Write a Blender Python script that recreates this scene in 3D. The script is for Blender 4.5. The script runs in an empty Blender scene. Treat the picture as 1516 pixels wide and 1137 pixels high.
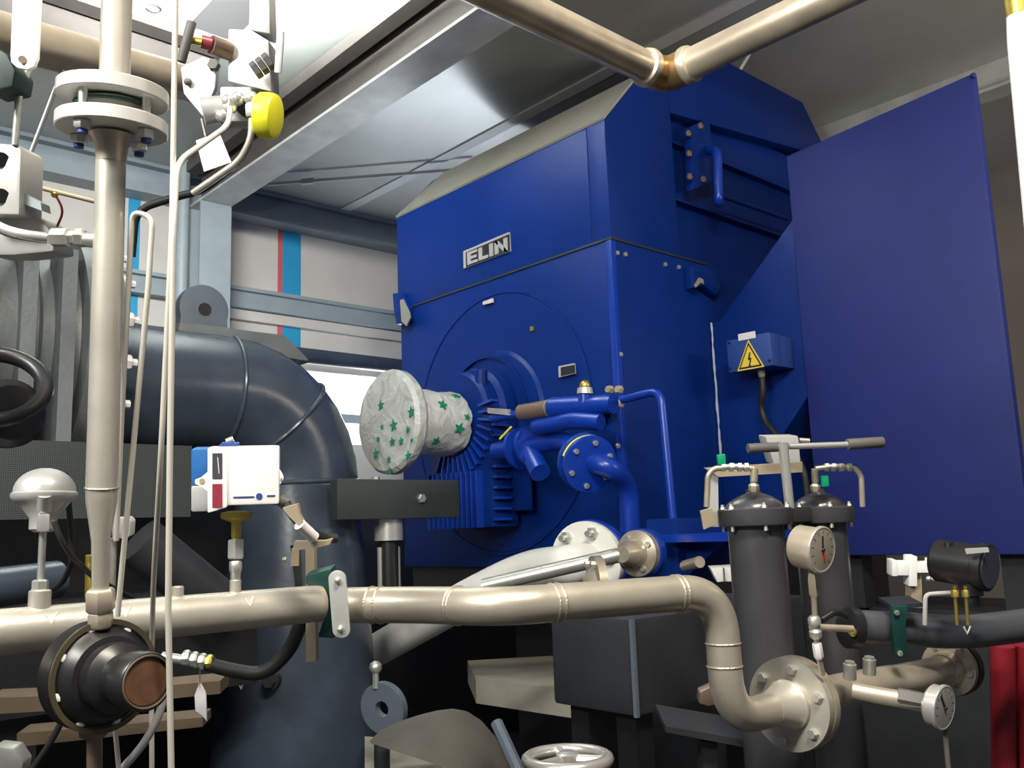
import bpy, bmesh, math, random
from mathutils import Vector, Matrix
random.seed(7)
SC = bpy.context.scene
COL = SC.collection
PI = math.pi

# ------------------------------------------------------------------ camera
W_, H_ = 1516, 1137
F_ = 1350.0
YAW, PIT, ROL = math.radians(47.78), math.radians(9.108), math.radians(-2.013)
CAM = Vector((0, 0, 1.7))
_f = Vector((-math.sin(YAW)*math.cos(PIT), math.cos(YAW)*math.cos(PIT), math.sin(PIT)))
_r0 = Vector((math.cos(YAW), math.sin(YAW), 0)); _u0 = _r0.cross(_f)
RT = math.cos(ROL)*_r0 + math.sin(ROL)*_u0
UP = -math.sin(ROL)*_r0 + math.cos(ROL)*_u0
FW = _f
cd = bpy.data.cameras.new('camera'); cam = bpy.data.objects.new('camera', cd); COL.objects.link(cam)
cd.sensor_width = 36; cd.lens = F_/W_*36; cd.clip_start = .02; cd.clip_end = 100
m = Matrix((( RT.x, UP.x, -FW.x), (RT.y, UP.y, -FW.y), (RT.z, UP.z, -FW.z))).to_4x4()
m.translation = CAM; cam.matrix_world = m
SC.camera = cam

# ------------------------------------------------------------------ world, lights, exposure
SC.view_settings.view_transform = 'Standard'; SC.view_settings.look = 'None'
SC.view_settings.gamma = 1; SC.view_settings.use_curve_mapping = False
SC.view_settings.exposure = 0.25
wd = bpy.data.worlds.new('world'); SC.world = wd; wd.use_nodes = True
wd.node_tree.nodes['Background'].inputs[0].default_value = (.55, .60, .70, 1)
wd.node_tree.nodes['Background'].inputs[1].default_value = .16

def area(name, loc, target, sx, sy, power, colr, spread=180):
    l = bpy.data.lights.new(name, 'AREA'); l.shape = 'RECTANGLE'; l.size = sx; l.size_y = sy
    l.energy = power; l.color = colr; l.spread = math.radians(spread)
    o = bpy.data.objects.new(name, l); COL.objects.link(o); o.location = loc
    o.rotation_euler = (Vector(target)-Vector(loc)).to_track_quat('-Z', 'Y').to_euler()
    return o
# a fluorescent batten hangs above the piping behind the photographer; unseen fills added below
area('hall_lamp_near', (0.6, 0.2, 4.3), (-1.2, 1.2, 1.2), 1.5, .3, 165, (1, .92, .78))
area('hall_lamp_entrance', (-1.0, -2.2, 3.6), (-3.4, 3.4, 2.2), 1.5, .5, 60, (.92, .97, 1))
area('pipe_fill', (-.75, -0.75, 2.75), (-1.05, .5, 2.0), .6, .2, 38, (1, .97, .88))  # unseen fill added to brighten the pipes at upper left
area('wall_fill', (-3.2, 0.9, 4.22), (-7.1, 3.0, 3.5), 1.0, .3, 30, (.97, .98, 1), 90)  # unseen fill added to brighten the far wall, no fixture there
area('ceiling_fill', (0.6, 4.2, 3.0), (-1.2, 5.0, 4.65), 1.2, .3, 45, (1, .88, .76))  # unseen warm uplight added to lift the dark ceiling
# daylight through the window in the far wall
area('window_daylight', (-6.99, 5.1, 2.84), (-3.5, 3.6, 2.5), 2.3, .6, 70, (.82, .90, 1))

# ------------------------------------------------------------------ helpers
EX, EY, EZ = Vector((1,0,0)), Vector((0,1,0)), Vector((0,0,1))
def ray(x, y): return FW + RT*((x-758)/F_) - UP*((y-568.5)/F_)
def P(x, y, d): return CAM + ray(x, y)*d                    # point seen at (x, y), d metres along the view axis
def hit(x, y, ax, v):                                       # point seen at (x, y) on the plane axis = v
    q = ray(x, y); return CAM + q*((v-CAM[ax])/q[ax])

def frame(axis):
    a = Vector(axis).normalized()
    h = EZ if abs(a.z) < .9 else EX
    u = h.cross(a).normalized(); v = a.cross(u)
    return a, u, v
def fillet(pts, rad, n=7):
    pts = [Vector(p) for p in pts]; out = [pts[0]]
    for i in range(1, len(pts)-1):
        a, b, c = pts[i-1], pts[i], pts[i+1]
        u, v = (a-b), (c-b)
        rr = min(rad, u.length*.48, v.length*.48)
        p0, p1 = b+u.normalized()*rr, b+v.normalized()*rr
        for k in range(n+1):
            t = k/n; out.append(p0*(1-t)**2 + b*2*t*(1-t) + p1*t*t)
    out.append(pts[-1]); return out

class MB:
    def __init__(self): self.bm = bmesh.new()
    def _face(self, vs):
        try: self.bm.faces.new(vs)
        except ValueError: pass
    def box(self, c, sx, sy, sz, ax=None):
        c = Vector(c); X, Y, Z = ax or (EX, EY, EZ)
        v = [self.bm.verts.new(c+X*(i*sx/2)+Y*(j*sy/2)+Z*(k*sz/2)) for i in (-1,1) for j in (-1,1) for k in (-1,1)]
        for q in ((0,1,3,2),(4,6,7,5),(0,4,5,1),(2,3,7,6),(0,2,6,4),(1,5,7,3)): self._face([v[i] for i in q])
        return self
    def span(self, a, b):
        a, b = Vector(a), Vector(b)
        return self.box((a+b)/2, abs(b.x-a.x), abs(b.y-a.y), abs(b.z-a.z))
    def prism(self, pts, vec):
        vec = Vector(vec)
        a = [self.bm.verts.new(Vector(p)) for p in pts]; b = [self.bm.verts.new(Vector(p)+vec) for p in pts]
        n = len(a); self._face(a[::-1]); self._face(b)
        for i in range(n): self._face([a[i], a[(i+1)%n], b[(i+1)%n], b[i]])
        return self
    def ring(self, c, u, v, r, n): return [self.bm.verts.new(c+u*(r*math.cos(2*PI*i/n))+v*(r*math.sin(2*PI*i/n))) for i in range(n)]
    def skin(self, A, B):
        n = len(A)
        for i in range(n): self._face([A[i], A[(i+1)%n], B[(i+1)%n], B[i]])
    def lathe(self, p, axis, prof, n=28, closed=True):       # prof: (radius, height along the axis)
        p = Vector(p); a, u, v = frame(axis); prev = None
        for i, (r, h) in enumerate(prof):
            if r < 1e-6:
                cv = self.bm.verts.new(p+a*h)
                if prev is not None and isinstance(prev, list):
                    for k in range(n): self._face([prev[k], prev[(k+1)%n], cv])
                cur = cv
            else:
                cur = self.ring(p+a*h, u, v, r, n)
                if prev is None:
                    if closed: self._face(cur[::-1])
                elif isinstance(prev, list): self.skin(prev, cur)
                else:
                    for k in range(n): self._face([cur[(k+1)%n], cur[k], prev])
            prev = cur
        if closed and isinstance(prev, list): self._face(prev)
        return self
    def cyl(self, p0, p1, r, r1=None, n=24):
        p0, p1 = Vector(p0), Vector(p1)
        return self.lathe(p0, p1-p0, [(r, 0), (r if r1 is None else r1, (p1-p0).length)], n)
    def hexa(self, p, axis, r, h): return self.lathe(p, axis, [(r, 0), (r, h*.8), (r*.82, h)], 6)
    def pipe_ring(self, p, axis, ro, ri, h, n=32):           # a flat washer
        return self.lathe(p, axis, [(ri, 0), (ro, 0), (ro, h), (ri, h), (ri, 0)], n, closed=False)
    def tube(self, pts, r, n=14, caps=True):
        pts = [Vector(p) for p in pts]; rs = r if isinstance(r, (list, tuple)) else [r]*len(pts)
        t0 = (pts[1]-pts[0]).normalized(); _, u, v = frame(t0); rings = []
        for i, p in enumerate(pts):
            if i == 0: t = t0
            elif i == len(pts)-1: t = (pts[-1]-pts[-2]).normalized()
            else: t = ((pts[i+1]-p).normalized()+(p-pts[i-1]).normalized()).normalized()
            u = (u-t*u.dot(t)).normalized(); v = t.cross(u)
            rings.append(self.ring(p, u, v, rs[i], n))
        for a, b in zip(rings, rings[1:]): self.skin(a, b)
        if caps: self._face(rings[0][::-1]); self._face(rings[-1])
        return self
    def torus(self, p, axis, R, r, n=40, k=10, a0=0, a1=2*PI):
        a, u, v = frame(axis); full = abs(a1-a0-2*PI) < 1e-6
        pts = [Vector(p)+u*(R*math.cos(a0+(a1-a0)*i/n))+v*(R*math.sin(a0+(a1-a0)*i/n)) for i in range(n+(0 if full else 1))]
        if not full: return self.tube(pts, r, k)
        rings = []
        for q in pts:
            d = (q-Vector(p)).normalized(); rings.append(self.ring(q, d, a, r, k))
        for i in range(n): self.skin(rings[i], rings[(i+1)%n])
        return self
    def ball(self, p, r, sz=1.0, axis=EZ, n=20):
        return self.lathe(p, axis, [(0, -r*sz)]+[(r*math.cos(t), r*sz*math.sin(t)) for t in [(-.5+i/10)*PI for i in range(1,10)]]+[(0, r*sz)], n)
    def build(self, name, mat, parent=None, bevel=0, angle=38, origin=None):
        bmesh.ops.recalc_face_normals(self.bm, faces=self.bm.faces[:])
        if bevel:
            es = [e for e in self.bm.edges if len(e.link_faces) == 2 and e.calc_face_angle(0) > math.radians(35)]
            bmesh.ops.bevel(self.bm, geom=es, offset=bevel, segments=2, affect='EDGES', profile=.6, clamp_overlap=True)
        co = [v.co for v in self.bm.verts]
        if origin is None:
            mn = Vector((min(c[i] for c in co) for i in range(3))); mx = Vector((max(c[i] for c in co) for i in range(3)))
            origin = Vector(((mn.x+mx.x)/2, (mn.y+mx.y)/2, mn.z))
        bmesh.ops.translate(self.bm, verts=self.bm.verts[:], vec=-origin)
        me = bpy.data.meshes.new(name); self.bm.to_mesh(me); self.bm.free()
        for f in me.polygons: f.use_smooth = True
        me.set_sharp_from_angle(angle=math.radians(angle))
        me.materials.append(mat)
        o = bpy.data.objects.new(name, me); COL.objects.link(o); WO[o.name] = origin.copy()
        if parent is not None: o.parent = parent; o.location = origin - WO[parent.name]
        else: o.location = origin
        return o
WO = {}
def thing(name, label, cat, loc, group=None):
    o = bpy.data.objects.new(name, None); COL.objects.link(o); o.empty_display_size = .05
    o.location = loc; WO[o.name] = Vector(loc)
    return tag(o, label, cat, group)
def tag(o, label, cat, group=None, kind=None):
    o['label'] = label; o['category'] = cat
    if group: o['group'] = group
    if kind: o['kind'] = kind
    return o
def struct(o): o['kind'] = 'structure'; return o
def bolts(parent, c, axis, R, n, mat, r=.006, h=.006, a0=0, name='bolt', u=None):
    a, uu, vv = frame(axis)
    for i in range(n):
        t = a0+2*PI*i/n
        MB().hexa(Vector(c)+uu*(R*math.cos(t))+vv*(R*math.sin(t)), a, r, h).build(name, mat, parent)

# ------------------------------------------------------------------ materials
def mat(name, c, rough=.5, metal=0, noise=0, nscale=20, emit=None, estr=0, bump=0, bscale=200, spec=.5, rvar=0, stretch=None):
    m = bpy.data.materials.new(name); m.use_nodes = True
    nt = m.node_tree; b = nt.nodes['Principled BSDF']
    b.inputs['Base Color'].default_value = (*c, 1); b.inputs['Roughness'].default_value = rough
    b.inputs['Metallic'].default_value = metal; b.inputs['Specular IOR Level'].default_value = spec
    if noise or bump or rvar:
        tc = nt.nodes.new('ShaderNodeTexCoord'); mp = nt.nodes.new('ShaderNodeMapping'); nt.links.new(tc.outputs['Object'], mp.inputs['Vector'])
        if stretch: mp.inputs['Scale'].default_value = stretch
    if noise:
        nz = nt.nodes.new('ShaderNodeTexNoise'); nz.inputs['Scale'].default_value = nscale; nz.inputs['Detail'].default_value = 6
        nt.links.new(mp.outputs[0], nz.inputs['Vector'])
        rp = nt.nodes.new('ShaderNodeValToRGB')
        rp.color_ramp.elements[0].position = .3; rp.color_ramp.elements[1].position = .7
        rp.color_ramp.elements[0].color = (*[max(0, k*(1-noise)) for k in c], 1)
        rp.color_ramp.elements[1].color = (*[min(1, k*(1+noise)) for k in c], 1)
        nt.links.new(nz.outputs['Fac'], rp.inputs['Fac']); nt.links.new(rp.outputs['Color'], b.inputs['Base Color'])
        if rvar:
            mr = nt.nodes.new('ShaderNodeMapRange'); mr.inputs['To Min'].default_value = rough-rvar; mr.inputs['To Max'].default_value = rough+rvar
            nt.links.new(nz.outputs['Fac'], mr.inputs['Value']); nt.links.new(mr.outputs[0], b.inputs['Roughness'])
    if bump:
        nb = nt.nodes.new('ShaderNodeTexNoise'); nb.inputs['Scale'].default_value = bscale
        nt.links.new(mp.outputs[0], nb.inputs['Vector'])
        bp = nt.nodes.new('ShaderNodeBump'); bp.inputs['Strength'].default_value = bump; bp.inputs['Distance'].default_value = .004
        nt.links.new(nb.outputs['Fac'], bp.inputs['Height']); nt.links.new(bp.outputs[0], b.inputs['Normal'])
    if emit:
        b.inputs['Emission Color'].default_value = (*emit, 1); b.inputs['Emission Strength'].default_value = estr
    return m
M = {}
M['blue'] = mat('blue_paint', (.002, .021, .158), .42, noise=.08, nscale=4, rvar=.05, bump=.03, bscale=60, spec=.16)
M['blue_cab'] = mat('cabinet_blue_paint', (.012, .022, .145), .55, spec=.3, noise=.10, nscale=3, bump=.05, bscale=80)
M['blue_pipe'] = mat('blue_pipe_paint', (.004, .036, .32), .3)
M['blue_box'] = mat('blue_grey_plastic', (.02, .055, .24), .45)
M['dust'] = mat('dusty_grey_paint', (.25, .245, .21), .8, noise=.12, nscale=3)
M['steel'] = mat('stainless_steel', (.53, .50, .435), .38, .55, noise=.14, nscale=9, rvar=.08, bump=.05, bscale=150)
M['steel_w'] = mat('warm_stainless_steel', (.60, .52, .41), .36, .65, noise=.18, nscale=14, rvar=.08)
M['chrome'] = mat('bright_steel', (.75, .73, .70), .25, .7)
M['tube'] = mat('bright_tube_steel', (.74, .70, .62), .36, .45)
M['rail'] = mat('brownish_rail_paint', (.085, .06, .036), .6, noise=.2, nscale=10)
M['zinc'] = mat('zinc_plated_steel', (.62, .62, .58), .38, .8, noise=.1, nscale=20)
M['steel_d'] = mat('dull_stainless_steel', (.50, .455, .375), .36, .62, noise=.14, nscale=9, rvar=.08, bump=.05, bscale=150)
M['weld'] = mat('weld_bead', (.55, .48, .38), .4, .8, bump=.4, bscale=300)
M['brown_st'] = mat('heat_tinted_steel', (.42, .27, .12), .35, .8, noise=.3, nscale=18)
M['alu'] = mat('painted_silver', (.50, .50, .48), .42, .35, noise=.08, nscale=20)
M['valve'] = mat('valve_body_steel', (.66, .66, .64), .4, .5)
M['turb'] = mat('dark_blue_grey_enamel', (.040, .054, .078), .27, noise=.2, nscale=6, bump=.12, bscale=40)
M['turb_rough'] = mat('dark_casing_enamel', (.11, .125, .13), .45, noise=.25, nscale=6, bump=.25, bscale=60)
M['lug'] = mat('grey_primer', (.10, .125, .16), .5, noise=.1, nscale=8)
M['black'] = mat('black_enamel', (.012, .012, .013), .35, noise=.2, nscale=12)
M['blackm'] = mat('black_rubber', (.012, .012, .012), .6)
M['dkgrey'] = mat('dark_grey_steel', (.022, .024, .028), .5, noise=.2, nscale=8)
M['filter'] = mat('filter_dark_enamel', (.043, .043, .048), .26, noise=.15, nscale=10)
M['pipe_dk'] = mat('blue_grey_pipe_paint', (.075, .08, .092), .35, noise=.12, nscale=12)
M['grip'] = mat('grey_rubber_grip', (.10, .095, .09), .6)
M['white'] = mat('white_enamel', (.80, .79, .74), .3, noise=.04, nscale=5)
M['plastic'] = mat('white_plastic', (.88, .88, .86), .38)
M['plastic_g'] = mat('grey_plastic', (.42, .42, .42), .5)
M['green'] = mat('dark_green_plastic', (.005, .048, .042), .5, noise=.15, nscale=14)
M['dkgreen'] = mat('very_dark_green_plastic', (.004, .018, .016), .6)
M['green_b'] = mat('green_lever_plastic', (.0, .28, .12), .45)
M['yellow'] = mat('yellow_plastic', (.85, .80, .03), .42)
M['bead'] = mat('sealant', (.34, .38, .50), .5)
M['sign_y'] = mat('sign_yellow', (.80, .58, .06), .5)
M['sign_k'] = mat('sign_black', (.01, .01, .01), .5)
M['sign_w'] = mat('label_white', (.75, .72, .72), .5)
M['plate_k'] = mat('name_plate_dark', (.02, .02, .03), .4)
M['letter'] = mat('name_plate_letter', (.62, .62, .62), .4, .3)
M['brass'] = mat('brass', (.60, .46, .10), .35, .85)
M['red'] = mat('red_enamel', (.23, .010, .02), .45, noise=.1, nscale=6)
M['redp'] = mat('dark_red_window', (.25, .03, .05), .4)
M['winb'] = mat('dark_scale_window', (.06, .06, .07), .35)
M['copper'] = mat('brownish_fitting', (.27, .19, .15), .4, .5)
M['dial'] = mat('dial_face', (.88, .87, .87), .5)
M['tan'] = mat('beige_painted_steel', (.34, .285, .20), .5, noise=.12, nscale=10)
M['conc'] = mat('concrete', (.32, .30, .245), .85, noise=.2, nscale=5, bump=.3, bscale=40)
M['olive'] = mat('olive_grey_fabric', (.085, .078, .066), .75, noise=.2, nscale=5, bump=.2, bscale=60)
M['beam'] = mat('galvanised_beam', (.55, .56, .53), .5, .25, noise=.15, nscale=6, bump=.1, bscale=30)
M['beamd'] = mat('brown_grey_beam', (.10, .088, .08), .55, noise=.15, nscale=4)
M['ceil'] = mat('ceiling_sheet', (.46, .48, .46), .38, .3, noise=.08, nscale=2, bump=.06, bscale=6)
M['sheet'] = mat('light_sheet_strip', (.62, .64, .62), .5, noise=.05, nscale=3)
M['wallp'] = mat('cream_wall_panel', (.56, .54, .49), .6, noise=.05, nscale=3, bump=.1, bscale=150)
M['wallg'] = mat('dull_brown_wall', (.20, .17, .15), .8, noise=.1, nscale=3)
M['girt'] = mat('blue_grey_paint', (.27, .32, .34), .5, noise=.08, nscale=5)
M['stripe'] = mat('blue_wall_stripe', (.02, .29, .52), .55)
M['striper'] = mat('red_wall_stripe', (.55, .10, .12), .55)
M['floor'] = mat('dark_floor', (.035, .034, .032), .7, noise=.3, nscale=3, bump=.2, bscale=30)
M['glow'] = mat('daylit_glass', (.9, .95, 1), .2, emit=(.86, .93, 1), estr=3.2)
M['glow2'] = mat('daylit_panel', (.9, .9, .9), .3, emit=(1, .93, .90), estr=1.0)
M['lamp'] = mat('fluorescent_tube', (1, 1, 1), .3, emit=(.95, 1, .97), estr=2000)
M['chalk'] = mat('chalk', (.85, .85, .80), .8)
M['redn'] = mat('red_needle', (.6, .02, .02), .5)
M['logo'] = mat('logo_blue', (.03, .05, .25), .5)
def perforated():
    m = mat('perforated_sheet', (.06, .075, .075), .5, .3); nt = m.node_tree; b = nt.nodes['Principled BSDF']
    tc = nt.nodes.new('ShaderNodeTexCoord'); mp = nt.nodes.new('ShaderNodeMapping'); mp.inputs['Rotation'].default_value = (math.radians(45), 0, 0)
    ck = nt.nodes.new('ShaderNodeTexChecker'); ck.inputs['Scale'].default_value = 210
    ck.inputs[1].default_value = (.022, .028, .028, 1); ck.inputs[2].default_value = (.060, .074, .074, 1)
    nt.links.new(tc.outputs['Object'], mp.inputs['Vector']); nt.links.new(mp.outputs[0], ck.inputs['Vector']); nt.links.new(ck.outputs['Color'], b.inputs['Base Color'])
    return m
M['perf'] = perforated()
def starred():
    m = mat('printed_plastic_film', (.62, .64, .60), .3); nt = m.node_tree; b = nt.nodes['Principled BSDF']
    tc = nt.nodes.new('ShaderNodeTexCoord')
    nz = nt.nodes.new('ShaderNodeTexNoise'); nz.inputs['Scale'].default_value = 9; nz.inputs['Detail'].default_value = 3; nz.inputs['Distortion'].default_value = 1.5
    nt.links.new(tc.outputs['Object'], nz.inputs['Vector'])
    r1 = nt.nodes.new('ShaderNodeValToRGB'); r1.color_ramp.elements[0].position = .3; r1.color_ramp.elements[1].position = .7
    r1.color_ramp.elements[0].color = (.44, .46, .44, 1); r1.color_ramp.elements[1].color = (.66, .68, .66, 1)
    nt.links.new(nz.outputs['Fac'], r1.inputs['Fac']); nt.links.new(r1.outputs[0], b.inputs['Base Color'])
    bp = nt.nodes.new('ShaderNodeBump'); bp.inputs['Strength'].default_value = .7; bp.inputs['Distance'].default_value = .02
    nt.links.new(nz.outputs['Fac'], bp.inputs['Height']); nt.links.new(bp.outputs[0], b.inputs['Normal'])
    return m
M['film'] = starred()
M['star'] = mat('printed_green_star', (.01, .22, .12), .4)

# ------------------------------------------------------------------ the hall
ZC, XW = 4.65, -7.1
struct(MB().span((-9, -5, -.1), (4, 9, 0)).build('floor', M['floor']))
cei = struct(MB().span((-9, -5, ZC), (4, 9, ZC+.1)).build('ceiling', M['ceil']))
MB().torus(hit(228, 12, 2, ZC-.002), EZ, .038, .004, 28, 6, .6, 5.6).build('painted_ring', M['grip'], cei)
wy0, wy1, wz0, wz1 = 3.85, 6.4, 2.52, 3.16
w = MB()
w.span((XW-.15, -5, 0), (XW, wy0, ZC)); w.span((XW-.15, wy1, 0), (XW, 9, ZC)); w.span((XW-.15, wy0, 0), (XW, wy1, wz0)); w.span((XW-.15, wy0, wz1), (XW, wy1, ZC))
struct(w.build('wall_left', M['wallp']))
struct(MB().span((-9, 8.2, 0), (4, 8.35, ZC)).build('wall_back', M['wallg']))
win = struct(MB().span((XW-.12, wy0, wz0), (XW-.10, wy1, wz1)).build('window_1', M['glow']))
fr = MB()
for zz in (2.76,): fr.span((XW-.10, wy0, zz-.04), (XW-.04, wy1, zz+.04))
for yy in (wy0+.02, wy1-.02): fr.span((XW-.10, yy-.03, wz0), (XW-.04, yy+.03, wz1))
fr.build('window_frame', M['girt'], win)
# painted bands on the wall panels
def band(name, y0, y1, m, dx=.004): struct(MB().span((XW, y0, 2.3), (XW+dx, y1, 4.40)).build(name, m))
ya, yb = hit(418, 420, 0, XW).y, hit(445, 420, 0, XW).y
band('trim_1', ya, yb, M['stripe']); band('trim_2', hit(411, 420, 0, XW).y, ya, M['striper'])
ya2, yb2 = hit(189, 340, 0, XW).y, hit(207, 340, 0, XW).y
band('trim_3', ya2, yb2, M['stripe'])
# horizontal girts along the wall
g = MB(); g.span((XW, -4, 4.40), (XW+.14, 8.2, ZC)); g.span((XW+.14, -4, 4.40), (XW+.20, 8.2, 4.43)); g.span((XW+.14, -4, 4.62), (XW+.22, 8.2, ZC))
struct(g.build('trim_4', M['girt']))
zr0, zr1 = 3.62, 3.79
g = MB(); g.span((XW, -4, zr0), (XW+.10, 8.2, zr1)); g.span((XW+.10, -4, zr1-.03), (XW+.14, 8.2, zr1))
struct(g.build('trim_5', M['girt']))
struct(MB().span((XW, 3.2, zr0-.09), (XW+.05, 8.2, zr0-.005)).build('trim_6', M['wallp']))
# roof beam and column of the portal frame
by0, by1, bz = 2.77, 3.02, 4.30
g = MB(); g.span((-6.80, by0, bz), (3.5, by1, bz+.02)); struct(g.build('trim_7', M['beam']))
g = MB(); g.span((-6.75, 2.86, bz+.02), (3.5, 2.885, ZC-.02)); g.span((-6.75, by0, ZC-.02), (3.5, by1, ZC))
struct(g.build('trim_14', M['beamd']))
struct(MB().span((-6.75, 2.70, ZC-.10), (3.5, 2.80, ZC-.02)).build('trim_8', M['beamd']))
g = MB(); g.span((-6.57, by0, 0), (-6.55, by1, bz)); g.span((-6.80, by0, 0), (-6.78, by1, bz)); g.span((-6.78, 2.88, 0), (-6.57, 2.90, bz))
struct(g.build('trim_9', M['girt']))
struct(MB().cyl((-6.72, 2.70, 0), (-6.72, 2.70, ZC), .05, n=16).build('trim_10', M['girt']))
# further purlins under the sheet
struct(MB().span((-6.9, 4.22, ZC-.012), (3.5, 4.32, ZC)).build('trim_11', M['sheet']))
g = MB(); g.span((-6.9, 6.12, ZC-.22), (3.5, 6.30, ZC-.20)); g.span((-6.9, 6.20, ZC-.20), (3.5, 6.22, ZC))
struct(g.build('trim_12', M['beam']))
g = MB(); g.span((-5.25, -4, ZC-.16), (-5.05, 2.2, ZC)); g.span((-5.02, -4, ZC-.03), (-4.9, 2.2, ZC))
struct(g.build('trim_13', M['beamd']))

# tie rod with a turnbuckle below the roof sheet
t = thing('tie_rod', 'thin steel bracing rod with turnbuckle under the ceiling behind roof beam', 'rod', hit(410, 272, 2, 4.58))
a, b = hit(396, 273, 2, 4.58), hit(700, 249.5, 2, 4.58)
MB().cyl(a, b, .014, n=10).build('rod', M['sheet'], t)
a2, b2 = a.lerp(b, .17), a.lerp(b, .23)
MB().cyl(a2, b2, .026, n=10).build('turnbuckle', M['sheet'], t)
# fluorescent uplighter above the frame; trough walls added to keep light off the generator
t = thing('ceiling_lamp', 'trough lamp hanging below the ceiling and shining up at the top left', 'lamp', (-3.8, 1.85, 4.33))
MB().cyl((-4.25, 1.85, 4.40), (-3.35, 1.85, 4.40), .02, n=12).build('tube', M['lamp'], t)
g = MB(); g.span((-4.3, 1.73, 4.33), (-3.3, 1.97, 4.345)); g.span((-4.3, 1.73, 4.345), (-3.3, 1.745, 4.43)); g.span((-4.3, 1.955, 4.345), (-3.3, 1.97, 4.43))
g.span((-4.3, 1.745, 4.345), (-4.29, 1.955, 4.43)); g.span((-3.31, 1.745, 4.345), (-3.3, 1.955, 4.43)); g.build('trough', M['plastic'], t)
for x in (-4.2, -3.4): MB().cyl((x, 1.737, 4.42), (x, 1.737, ZC), .008, n=8).build('hanger', M['zinc'], t)
# dark round bar across the window
tag(MB().cyl((-6.66, 3.02, hit(500, 532, 0, -6.66).z), (-6.66, 6.4, hit(500, 532, 0, -6.66).z), .065, n=20).build('handrail_pipe', M['turb']), 'dark round pipe crossing in front of the bright window', 'pipe')
# bent cable at the end of the cable duct on the wall
tag(MB().tube(fillet([hit(338,478,0,XW+.03), hit(346,458,0,XW+.03), hit(360,456,0,XW+.03), hit(362,452,0,XW+.03)], .05), .012, 8).build('wall_cable', M['blackm']), 'short dark bent cable at the wall below the grey girt', 'cable')

# ------------------------------------------------------------------ generator
GX0, GX1, GY, ZE, ZS, ZB = -4.80, -2.932, 3.369, 3.775, 3.14, 1.50
SX, SZ = -3.91, 2.33                       # shaft line
def G(x, y, off=0): return hit(x, y, 1, GY-off)          # on the front face
def GS(x, y, off=0): return hit(x, y, 0, GX1+off)        # on the side face
gen = thing('generator', 'large blue generator housing with gabled hood and dark name plate', 'generator', ((GX0+GX1)/2, GY, 0))
GYB = 6.08
lo = MB(); lo.span((GX0+.03, GY, ZB), (GX1, GYB, ZS-.004)); lo.build('body', M['blue'], gen, bevel=.008)
prof = [(GY, ZS+.004), (GY, ZE), (3.67, 4.11), (4.33, 4.49), (5.40, 4.49), (GYB, 3.775), (GYB, ZS+.004)]
hd = MB(); hd.prism([(GX0, y, z) for y, z in prof], (GX1-GX0-.13, 0, 0)); hd.build('hood', M['blue'], gen, bevel=.006)
# flush end panel of the hood beside the corner, louvred bay behind it
yr = 3.93
hd = MB(); hd.prism([(GX1-.128, y, z) for y, z in [(GY, ZS+.004), (GY, ZE), (3.67, 4.11), (yr, 4.26), (yr, ZS+.004)]], (.128, 0, 0)); hd.build('end_panel', M['blue'], gen, bevel=.004)
hd = MB(); hd.prism([(GX1-.128, y, z) for y, z in [(yr+.003, 4.262), (4.33, 4.49), (5.40, 4.49), (5.62, 4.26), (5.62, 4.16), (yr+.003, 3.98)]], (.128, 0, 0))
hd.span((GX1-.128, 5.56, ZS), (GX1, 5.63, 4.22)); hd.build('hood_rim', M['blue'], gen, bevel=.004)
MB().span((GX1-.125, yr, ZS+.01), (GX1-.075, 5.60, 4.1)).build('recessed_panel', M['blue'], gen)
lv = MB()
for z in (3.52, 3.86): lv.prism([(GX1-.075, yr, z), (GX1-.03, yr, z-.02), (GX1-.03, yr, z-.035), (GX1-.075, yr, z-.035)], (0, 5.6-yr, 0))
lv.build('louvre_ledge', M['blue'], gen)
# dusty sloping roof with hipped left end
rp = MB()
for (ya_, za_, xa_), (yb_, zb2, xb_) in (((GY, ZE, GX0), (3.67, 4.11, GX0+.14)), ((3.67, 4.11, GX0+.14), (4.33, 4.49, GX0+.34))):
    rp.prism([(xa_, ya_, za_+.003), (GX1-.002, ya_, za_+.003), (GX1-.002, yb_, zb2+.003), (xb_, yb_, zb2+.003)], (0, -.008, .010))
rp.build('roof_panel', M['dust'], gen)
# seam strips at the horizontal joint
g = MB(); g.span((GX0+.02, GY-.006, ZS-.006), (GX1+.004, GY+.01, ZS+.006)); g.span((GX1-.01, GY-.004, ZS-.006), (GX1+.006, 4.17, ZS+.006)); g.build('joint_strip', M['dkgrey'], gen)
MB().span((GX1-.03, GY-.008, ZB+.05), (GX1+.006, GY+.03, ZS-.01)).build('corner_angle', M['blue_pipe'], gen, bevel=.003)
for i, (x, y) in enumerate([(913,375),(925,377),(984,392),(1004,396),(918,525),(914,660)]):
    MB().hexa(GS(x, y), EX, .013, .012).build('bolt', M['zinc'], gen)
# end shield ring, raised rim
RC = (-3.84, GY, 2.31)
rr = MB(); rr.pipe_ring(RC, -EY, .742, .728, .010, 72); rr.build('end_shield_rim', M['blue'], gen)
rr = MB(); rr.lathe(RC, -EY, [(.725, 0), (.725, .006), (.42, .014), (.40, .014), (.38, .03), (.0, .03)], 64); rr.build('end_shield', M['blue'], gen)
rr = MB(); rr.pipe_ring((SX, GY-.018, SZ), -EY, .36, .345, .026, 56); rr.build('bearing_collar', M['blue'], gen)
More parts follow.
